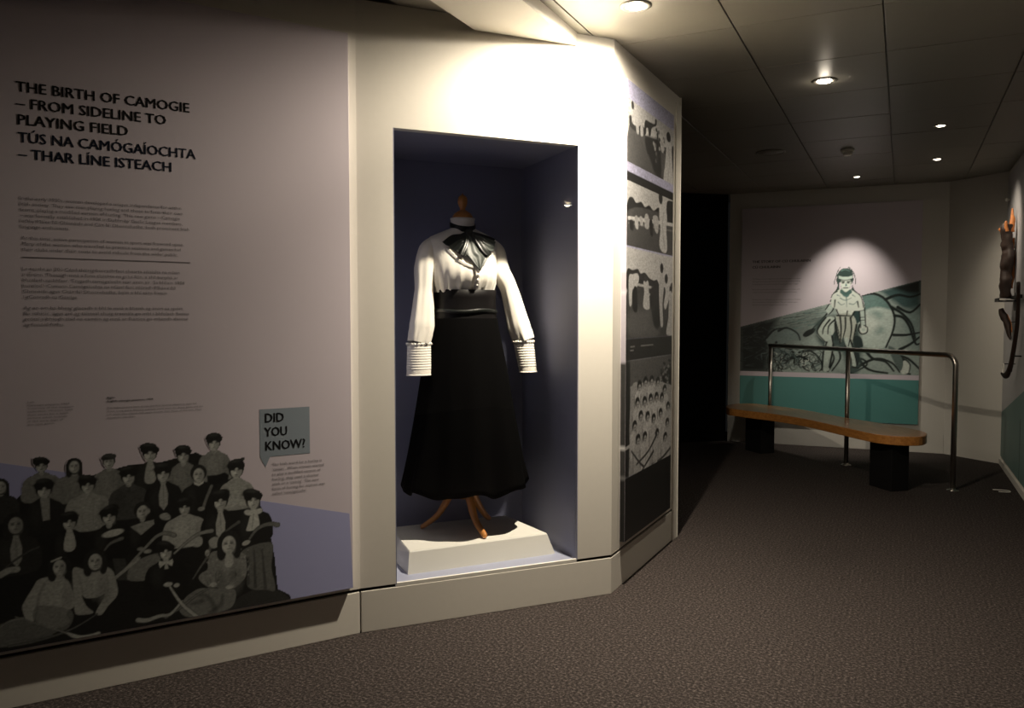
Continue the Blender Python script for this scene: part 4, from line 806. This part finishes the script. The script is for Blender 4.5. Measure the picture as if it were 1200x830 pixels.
# ------------------------------------------------------------------ bench
BZ = .475
out = [(2.31, 8.42), (2.43, 8.20), (2.62, 7.93), (2.79, 7.55), (2.90, 7.05), (2.985, 6.66), (3.06, 6.50), (3.20, 6.42), (3.34, 6.44), (3.46, 6.60), (3.49, 6.78), (3.455, 6.98), (3.37, 7.26), (3.215, 7.68), (3.07, 8.22), (2.90, 8.62), (2.74, 8.86), (2.56, 8.90), (2.40, 8.78), (2.32, 8.60)]
sp = [(p[0], p[1]) for p in catmull([(*p, 0) for p in out + out[:3]], 4)][4:-8]
cx, cy = 2.95, 7.6
bn = tag(empty('bench', (cx, cy, 0)), 'long curved orange wooden bench on two black block legs in front of the far board', 'bench')
prism('seat', [(p[0]-cx, p[1]-cy) for p in sp], BZ-.075, BZ, M['bench'], bn, bevel=.006)
for (x, y, nm) in [(3.185, 6.68, 'leg'), (2.66, 8.50, 'leg')]:
    o = boxes(nm, [(-.085, .085, -.135, .135, 0, BZ-.075)], M['benchleg'], bn, bevel=.004); o.location = (x-cx, y-cy, 0); o.rotation_euler = (0, 0, math.radians(14 if x > 3 else 20))
# little thread of pale litter on the carpet by the right wall
tk = tube('fallen_thread', [(4.02, 6.52, .004), (4.10, 6.50, .004), (4.12, 6.56, .004), (4.02, 6.60, .004)], .003, M['white_plastic']); tag(tk, 'thin pale thread lying on the carpet near the right wall', 'thread')

# ------------------------------------------------------------------ display contents
def nloc(u, w, z=0):   # point in the recess: u along the wall, w into the recess
    c, s = math.cos(rz), math.sin(rz); return (B0[0]+u*c-w*s, B0[1]+u*s+w*c, z)
gl = boxes('display_glass', [(U0+.004, U1-.004, .012, .016, Z0, Z1-.001)], M['glass']); gl.location = loc; gl.rotation_euler = (0, 0, rz); tag(gl, 'large clear glass pane closing the costume display opening', 'glass pane')
tk = boxes('glass_track', [(U0+.004, U1-.004, .001, .0115, Z0-.011, Z0+.006)], M['pedestal'], bevel=.001); tk.location = loc; tk.rotation_euler = (0, 0, rz); tag(tk, 'thin white metal track along the foot of the display glass', 'track')
pd = tag(empty('pedestal', nloc(.655, .4, Z0), rz), 'low white sloping sided pedestal under the dress stand', 'pedestal')
PH = .106
pr = [[(-.40, -.288, 0), (.405, -.258, 0), (.405, .235, 0), (-.40, .235, 0)], [(-.385, -.262, PH-.006), (.372, -.232, PH-.006), (.315, .205, PH-.006), (-.36, .205, PH-.006)], [(-.381, -.257, PH), (.368, -.227, PH), (.311, .202, PH), (-.356, .202, PH)]]
rings('block', pr, M['pedestal'], pd, smooth=False)
MZ = Z0+PH
fm = tag(empty('dress_stand', nloc(.657, .44, MZ), rz), 'wooden tailor\'s dress stand with finial and three curved legs', 'mannequin')
def ztop(z): return z-MZ
lathe('pole', [(.0, .16), (.020, .16), (.020, 1.2), (.0, 1.2)], M['beech'], fm, 20)
lathe('hub', [(.0, .20), (.035, .20), (.045, .25), (.04, .33), (.022, .36), (.0, .36)], M['beech'], fm, 24)
lathe('torso_form', [(.0, 1.1), (.12, 1.1), (.10, 1.25), (.12, 1.42), (.10, 1.50), (.058, 1.585), (.052, 1.655)], M['greysatin'], fm, 32)
lathe('neck_cap', [(.0, 1.648), (.052, 1.648), (.056, 1.655), (.054, 1.668), (.044, 1.684), (.028, 1.695), (.018, 1.700)], M['beech'], fm, 32)
lathe('finial', [(.018, 1.698), (.014, 1.706), (.014, 1.712), (.020, 1.722), (.0255, 1.738), (.0265, 1.755), (.022, 1.770), (.013, 1.779), (.004, 1.783), (.003, 1.790), (.0, 1.792)], M['beech'], fm, 28)
for (x, y) in [(.03, -.252), (-.225, .055), (.19, .09)]:
    r = math.hypot(x, y); ux, uy = x/r, y/r
    P = [(ux*.01, uy*.01, .30), (ux*.045, uy*.045, .26), (ux*.08, uy*.08, .17), (ux*.14, uy*.14, .075), (ux*(r-.02), uy*(r-.02), .022), (ux*r, uy*r, .016)]
    tube('leg', P, [.020, .024, .024, .019, .016, .010], M['beech'], fm, n=16, flat=.8)

# blouse -------------------------------------------------------------
bl = tag(empty('blouse', nloc(.657, .44, MZ), rz), 'white long sleeved blouse with ruffled smocked cuffs on the dress stand', 'blouse')
N = 96
def bring(z, rx, rf, rb, cx=0, cy=0, fold=0, nf=24, ph=0, front_only=True, e=2.0):
    out = []
    for j in range(N):
        a = 2*math.pi*j/N; c, s = math.cos(a), math.sin(a)
        x = rx*math.copysign(abs(c)**(2/e), c); y = (rb if s > 0 else rf)*math.copysign(abs(s)**(2/e), s)
        k = 1.0
        if fold and (s < .1 or not front_only): k += fold*(.6*math.sin(nf*a+ph)+.4*math.sin(nf*1.7*a+2+ph))
        out.append((cx+x*k, cy+y*k, z-MZ))
    return out
rs = [bring(1.575, .163, .118, .10, fold=.05, nf=22), bring(1.60, .170, .128, .10, fold=.055, nf=22), bring(1.625, .178, .146, .105, fold=.042, nf=22), bring(1.66, .184, .158, .11, fold=.024, nf=22), bring(1.70, .186, .158, .11, fold=.012, nf=22),
      bring(1.745, .186, .138, .11), bring(1.79, .192, .112, .11), bring(1.82, .198, .096, .10), bring(1.845, .196, .082, .088), bring(1.866, .180, .070, .078), bring(1.880, .150, .062, .072), bring(1.896, .112, .058, .068), bring(1.908, .082, .056, .064), bring(1.916, .066, .055, .062)]
rings('bodice', rs, M['blouse'], bl, cap=(False, False))
cr = [bring(1.912, .064, .056, .062), bring(1.930, .063, .056, .060), bring(1.955, .064, .057, .060), bring(1.968, .067, .060, .062), bring(1.969, .063, .056, .058), bring(1.93, .059, .052, .056)]
rings('collar', cr, M['blouse'], bl, cap=(False, False))
def sleeve(side, P, R):
    C = catmull([Vector(p) for p in P], 8); n = 40; RR = np.interp(np.linspace(0, len(P)-1, len(C)), range(len(P)), R); rsl = []
    for i, c in enumerate(C):
        t = (C[min(i+1, len(C)-1)]-C[max(i-1, 0)]).normalized(); x = Vector((1, 0, 0)); x = (x-t*x.dot(t)).normalized(); y = t.cross(x)
        u = i/(len(C)-1); amp = .05+.10*u**2 if u > .2 else .03+.1*u
        ring_ = []
        for j in range(n):
            a = 2*math.pi*j/n
            f = 1+amp*(.6*math.sin(5*a+3.1*u+side)+.4*math.sin(9*a-2*u)*(u > .0))+(.06*math.sin(17*a) if u > .85 else 0)
            ring_.append(tuple(c+(x*math.cos(a)+y*math.sin(a)*.92)*RR[i]*f))
        rsl.append(ring_)
    return rings('sleeve', rsl, M['blouse'], bl, cap=(False, False))
# local axes: x right along the wall, y into the recess, z up from the pedestal top
def mp(p, dx=0): return p
SL = [(.439,1.861),(.402,1.700),(.366,1.498)]
def L3(u, z, w=0.0): return (u-.655, w, z-MZ)
cuffL = [(.334,1.310),(.455,1.308),(.328,1.153),(.454,1.147)]; cuffR = [(.924,1.307),(1.037,1.322),(.961,1.144),(1.053,1.154)]; slL = [(.385,1.588),(.478,1.589),(.352,1.386),(.477,1.385)]; slR = [(.864,1.594),(.957,1.596),(.899,1.382),(1.015,1.382)]
shL = [(.433,1.857),(.478,1.859)]; shR = [(.865,1.858),(.916,1.845)]
def mid(p, q): return ((p[0]+q[0])/2, (p[1]+q[1])/2)
def half(p, q): return abs(q[0]-p[0])/2
cL, cR = mid(cuffL[0], cuffL[1]), mid(cuffR[0], cuffR[1]); eL, eR = mid(cuffL[2], cuffL[3]), mid(cuffR[2], cuffR[3])
sl1, sr1 = mid(slL[0], slL[1]), mid(slR[0], slR[1]); sl2, sr2 = mid(slL[2], slL[3]), mid(slR[2], slR[3])
sleeve(0, [L3(.655-.150, 1.846, .0), L3(.655-.192, 1.795, .0), L3(.655-.214, 1.70, -.015), L3(sl1[0], sl1[1], -.03), L3(sl2[0], sl2[1]+.02, -.05), L3(cL[0], cL[1]+.004, -.06)], [.028, .050, .056, half(slL[0], slL[1])*1.02, half(slL[2], slL[3])*1.04, half(cuffL[0], cuffL[1])*.92])
sleeve(2, [L3(.655+.150, 1.846, .0), L3(.655+.192, 1.795, .0), L3(.655+.206, 1.70, -.015), L3(sr1[0], sr1[1], -.03), L3(sr2[0], sr2[1]+.02, -.05), L3(cR[0], cR[1]+.004, -.06)], [.028, .050, .055, half(slR[0], slR[1])*1.02, half(slR[2], slR[3])*1.04, half(cuffR[0], cuffR[1])*.95])
def cuff(top, bot, r0, r1):
    n = 48; rsl = []; T0 = Vector(L3(top[0], top[1], -.06)); B1 = Vector(L3(bot[0], bot[1], -.065)); K = 66
    for i in range(K+1):
        u = i/K; c = T0.lerp(B1, u); r = r0+(r1-r0)*u + .0022*abs(math.sin(u*math.pi*11)) if u < .84 else r0+(r1-r0)*u+.0015
        r = r0+(r1-r0)*u + (.0028*abs(math.sin(u*math.pi*12)) if u < .84 else .001)
        rsl.append([(c.x+r*math.cos(2*math.pi*j/n)*(1+.012*math.sin(14*2*math.pi*j/n+i)), c.y+r*.75*math.sin(2*math.pi*j/n), c.z) for j in range(n)])
    o = rings('cuff', rsl, M['blouse'], bl, cap=(False, False))
    rf = []
    for i in range(9):   # gathered ruffle at the top edge
        a2 = 2*math.pi*i/8; row = []
        for j in range(120):
            a = 2*math.pi*j/120; R = r0*1.03+.0055*math.cos(a2)+.003*math.sin(23*a)
            row.append((T0.x+R*math.cos(a), T0.y+R*.75*math.sin(a), T0.z+.006*math.sin(a2)+.0025*math.sin(31*a)))
        rf.append(row)
    ro = rings('cuff_ruffle', rf, M['blouse'], o, cap=(False, False))
    hm_ = []
    for i in range(9):
        a2 = 2*math.pi*i/8
        hm_.append([(B1.x+(r1+.001+.003*math.cos(a2))*math.cos(2*math.pi*j/n), B1.y+(r1+.001+.003*math.cos(a2))*.75*math.sin(2*math.pi*j/n), B1.z+.004*math.sin(a2)) for j in range(n)])
    rings('cuff_hem', hm_, M['blouse'], o, cap=(False, False))
cuff(cL, eL, half(cuffL[0], cuffL[1])*.98, half(cuffL[2], cuffL[3])); cuff(cR, eR, half(cuffR[0], cuffR[1])*1.0, half(cuffR[2], cuffR[3])*1.04)
# front band, buttons and frilled edges of the neckline
def bodice_y(x, z):   # front surface depth at height z
    zs = [1.575, 1.60, 1.625, 1.66, 1.70, 1.745, 1.79, 1.82, 1.845, 1.866, 1.88, 1.896, 1.908]; rxs = [.163, .170, .178, .184, .186, .186, .192, .198, .196, .18, .15, .112, .082]; rfs = [.118, .128, .146, .158, .158, .138, .112, .096, .082, .07, .062, .058, .056]
    rx = np.interp(z, zs, rxs); rf = np.interp(z, zs, rfs); return -rf*math.sqrt(max(0, 1-min(.98, abs(x)/rx)**2))
def ribbon(name, P, w, m, parent, frill=0.0, off=.004, nseg=60, ph=0, th=.0018):
    C = catmull([Vector((*p, 0)) for p in P], 12); vs = []; fs = []
    for i, c in enumerate(C):
        t = (C[min(i+1, len(C)-1)]-C[max(i-1, 0)]).normalized(); nn = Vector((-t.y, t.x, 0))
        for k2 in range(5):
            q = c+nn*w*(k2/4-.5); fr = frill*math.sin(i*.95+ph)*(k2/4)
            vs.append((q.x, bodice_y(q.x, q.y)-off-abs(fr)-.0015*k2*(frill > 0), q.y-MZ+fr*.4))
    n = len(C)
    for i in range(n-1):
        for k2 in range(4): a = i*5+k2; fs.append((a, a+1, a+6, a+5))
    o = mesh(name, vs, fs, m, parent, True); md = o.modifiers.new('solid', 'SOLIDIFY'); md.thickness = th; return o
vx = [(.668,1.672)][0][0]-.655
ribbon('front_band', [(vx+.01, 1.705), (vx+.012, 1.65), (vx+.010, 1.596)], .030, M['blouse'], bl, off=.010)
ribbon('neck_frill', [(-.118, 1.800), (-.085, 1.755), (-.052, 1.722), (vx-.005, 1.700)], .016, M['blouse'], bl, frill=.003, off=.002)
ribbon('neck_frill', [(vx+.012, 1.700), (.062, 1.722), (.10, 1.765), (.135, 1.81)], .016, M['blouse'], bl, frill=.003, off=.002, ph=2)
for zq in (1.690, 1.664, 1.638, 1.612):
    o = tube('button', [(vx+.011, bodice_y(vx+.011, zq)-.010, zq-MZ), (vx+.011, bodice_y(vx+.011, zq)-.0135, zq-MZ), (vx+.011, bodice_y(vx+.011, zq)-.017, zq-MZ)], [.0062, .0075, .004], M['pedestal'], bl, n=14, k=2)

# neck bow ---------------------------------------------------------
nb = tag(empty('neck_bow', nloc(.657, .44, MZ), rz), 'large black satin pussy bow tied round the blouse collar', 'bow')
band = [bring(1.918, .068, .062, .066), bring(1.930, .070, .064, .066), bring(1.944, .0695, .062, .066), bring(1.9475, .067, .060, .064)]
for r in band:
    for j in range(N): x, y, zq = r[j]; r[j] = (x, y, zq-.026*max(0, -y/.06)+.010*max(0, y/.06)+.0)
rings('neck_band', band, M['satin'], nb, cap=(False, False))
def sheet2(name, A, B, m, y0, bulge, folds, nf=3, k=6, ph=0):
    """cloth between two outline curves A and B in the local xz plane"""
    CA = catmull([Vector((p[0]-.655, 0, p[1]-MZ)) for p in A], k); CB = catmull([Vector((p[0]-.655, 0, p[1]-MZ)) for p in B], k); n = min(len(CA), len(CB)); K = 18; vs = []; fs = []
    for i in range(n):
        u = i/(n-1)
        for j in range(K+1):
            t = j/K; p = CA[i].lerp(CB[i], t); base_y = min(bodice_y(p.x, p.z+MZ), -.05 if p.z+MZ < 1.93 else -.05)
            y = base_y-y0-bulge*math.sin(math.pi*min(1, u*1.1))*math.sin(math.pi*(.15+.7*t))-folds*u**.5*math.sin(t*nf*2*math.pi+ph+u)
            vs.append((p.x, y, p.z))
    for i in range(n-1):
        for j in range(K): a = i*(K+1)+j; fs.append((a, a+1, a+K+2, a+K+1))
    o = mesh(name, vs, fs, m, nb, True); md = o.modifiers.new('solid', 'SOLIDIFY'); md.thickness = .002; return o
sheet2('loop', [(.653,1.895),(.613,1.877),(.566,1.869),(.515,1.832)], [(.653,1.882),(.637,1.820),(.621,1.790),(.603,1.761)], M['satin'], .012, .018, .005, 3)
sheet2('loop', [(.669,1.896),(.709,1.889),(.765,1.877),(.816,1.860)], [(.669,1.882),(.693,1.822),(.721,1.789),(.761,1.766)], M['satin'], .012, .018, .005, 3, ph=1)
sheet2('loop_lining', [(.693,1.874),(.733,1.865),(.782,1.855),(.811,1.845)], [(.694,1.863),(.725,1.823),(.757,1.794),(.790,1.795)], M['greysatin'], .028, .006, .003, 2)
sheet2('tail', [(.646,1.873),(.633,1.820),(.619,1.775),(.637,1.746),(.684,1.687)], [(.673,1.874),(.693,1.822),(.717,1.785),(.742,1.756),(.686,1.685)], M['greysatin'], .016, .012, .004, 2)
sheet2('tail', [(.669,1.877),(.685,1.829),(.705,1.792),(.737,1.763)], [(.682,1.878),(.717,1.838),(.745,1.801),(.765,1.778)], M['satin'], .030, .006, .003, 1)
sheet2('tail', [(.637,1.872),(.621,1.834),(.597,1.789),(.589,1.767)], [(.653,1.873),(.641,1.820),(.625,1.782),(.613,1.755)], M['satin'], .030, .006, .003, 1)
kn = (.662,1.887); rings('knot', [[(kn[0]-.655+r*math.cos(a), -.078-.012*math.sin(b), kn[1]-MZ+r*1.1*math.sin(a)) for a in [2*math.pi*j/20 for j in range(20)]] for r, b in [(.019, -.6), (.022, 0), (.019, .7), (.011, 1.3), (.002, 1.57)]], M['satin'], nb)

# skirt --------------------------------------------------------------
sk = tag(empty('skirt', nloc(.668, .44, MZ), rz), 'long flared black skirt with a wide waistband on the dress stand', 'skirt')
wb = [bring(1.425, .176, .128, .118), bring(1.45, .175, .127, .117, fold=.006, nf=5, front_only=False), bring(1.50, .172, .127, .115, fold=.006, nf=7, front_only=False), bring(1.55, .170, .128, .113), bring(1.588, .172, .134, .112), bring(1.590, .168, .130, .108)]
rings('waistband', wb, M['band'], sk, cap=(False, False))
tb = []
for i in range(9):
    a2 = 2*math.pi*i/8; row = []
    for p in bring(1.478, .1765, .1335, .119): row.append((p[0]*(1+.02*math.cos(a2)), p[1]*(1+.02*math.cos(a2)), p[2]+.010*math.sin(a2)+.004*math.sin(p[0]*25)))
    tb.append(row)
rings('tie_belt', tb, M['satin'], sk, cap=(False, False))
SP = [(1.44, .180, .132, .122), (1.38, .190, .150, .135), (1.28, .212, .172, .155), (1.15, .238, .196, .175), (1.0, .262, .220, .195), (.85, .287, .243, .212), (.70, .312, .262, .228), (.60, .330, .275, .238), (.535, .343, .283, .245)]
NS = 160; rs = []
zs = np.linspace(1.44, .535, 30)
for zq in zs:
    zz_ = [s[0] for s in SP][::-1]; rx = np.interp(zq, zz_, [s[1] for s in SP][::-1]); rf = np.interp(zq, zz_, [s[2] for s in SP][::-1]); rb = np.interp(zq, zz_, [s[3] for s in SP][::-1])
    u = (1.44-zq)/.905; row = []
    for j in range(NS):
        a = 2*math.pi*j/NS; c, s = math.cos(a), math.sin(a)
        fo = .65*math.sin(7*a+.9+.5*u)+.35*math.sin(12*a+2.1)
        f = 1+(.012+.075*u*u)*fo
        hz = 0 if u < .99 else .0
        row.append((rx*c*f, (rb if s > 0 else rf)*s*f, zq-MZ+(.022*fo)*u**3))
    rs.append(row)
inner = [(p[0]*.98, p[1]*.98, p[2]+.002) for p in rs[-1]]; inner2 = [(p[0]*.82, p[1]*.82, p[2]+.2) for p in rs[-1]]
rings('skirt_panel', rs+[inner, inner2], M['skirt'], sk, cap=(False, False))
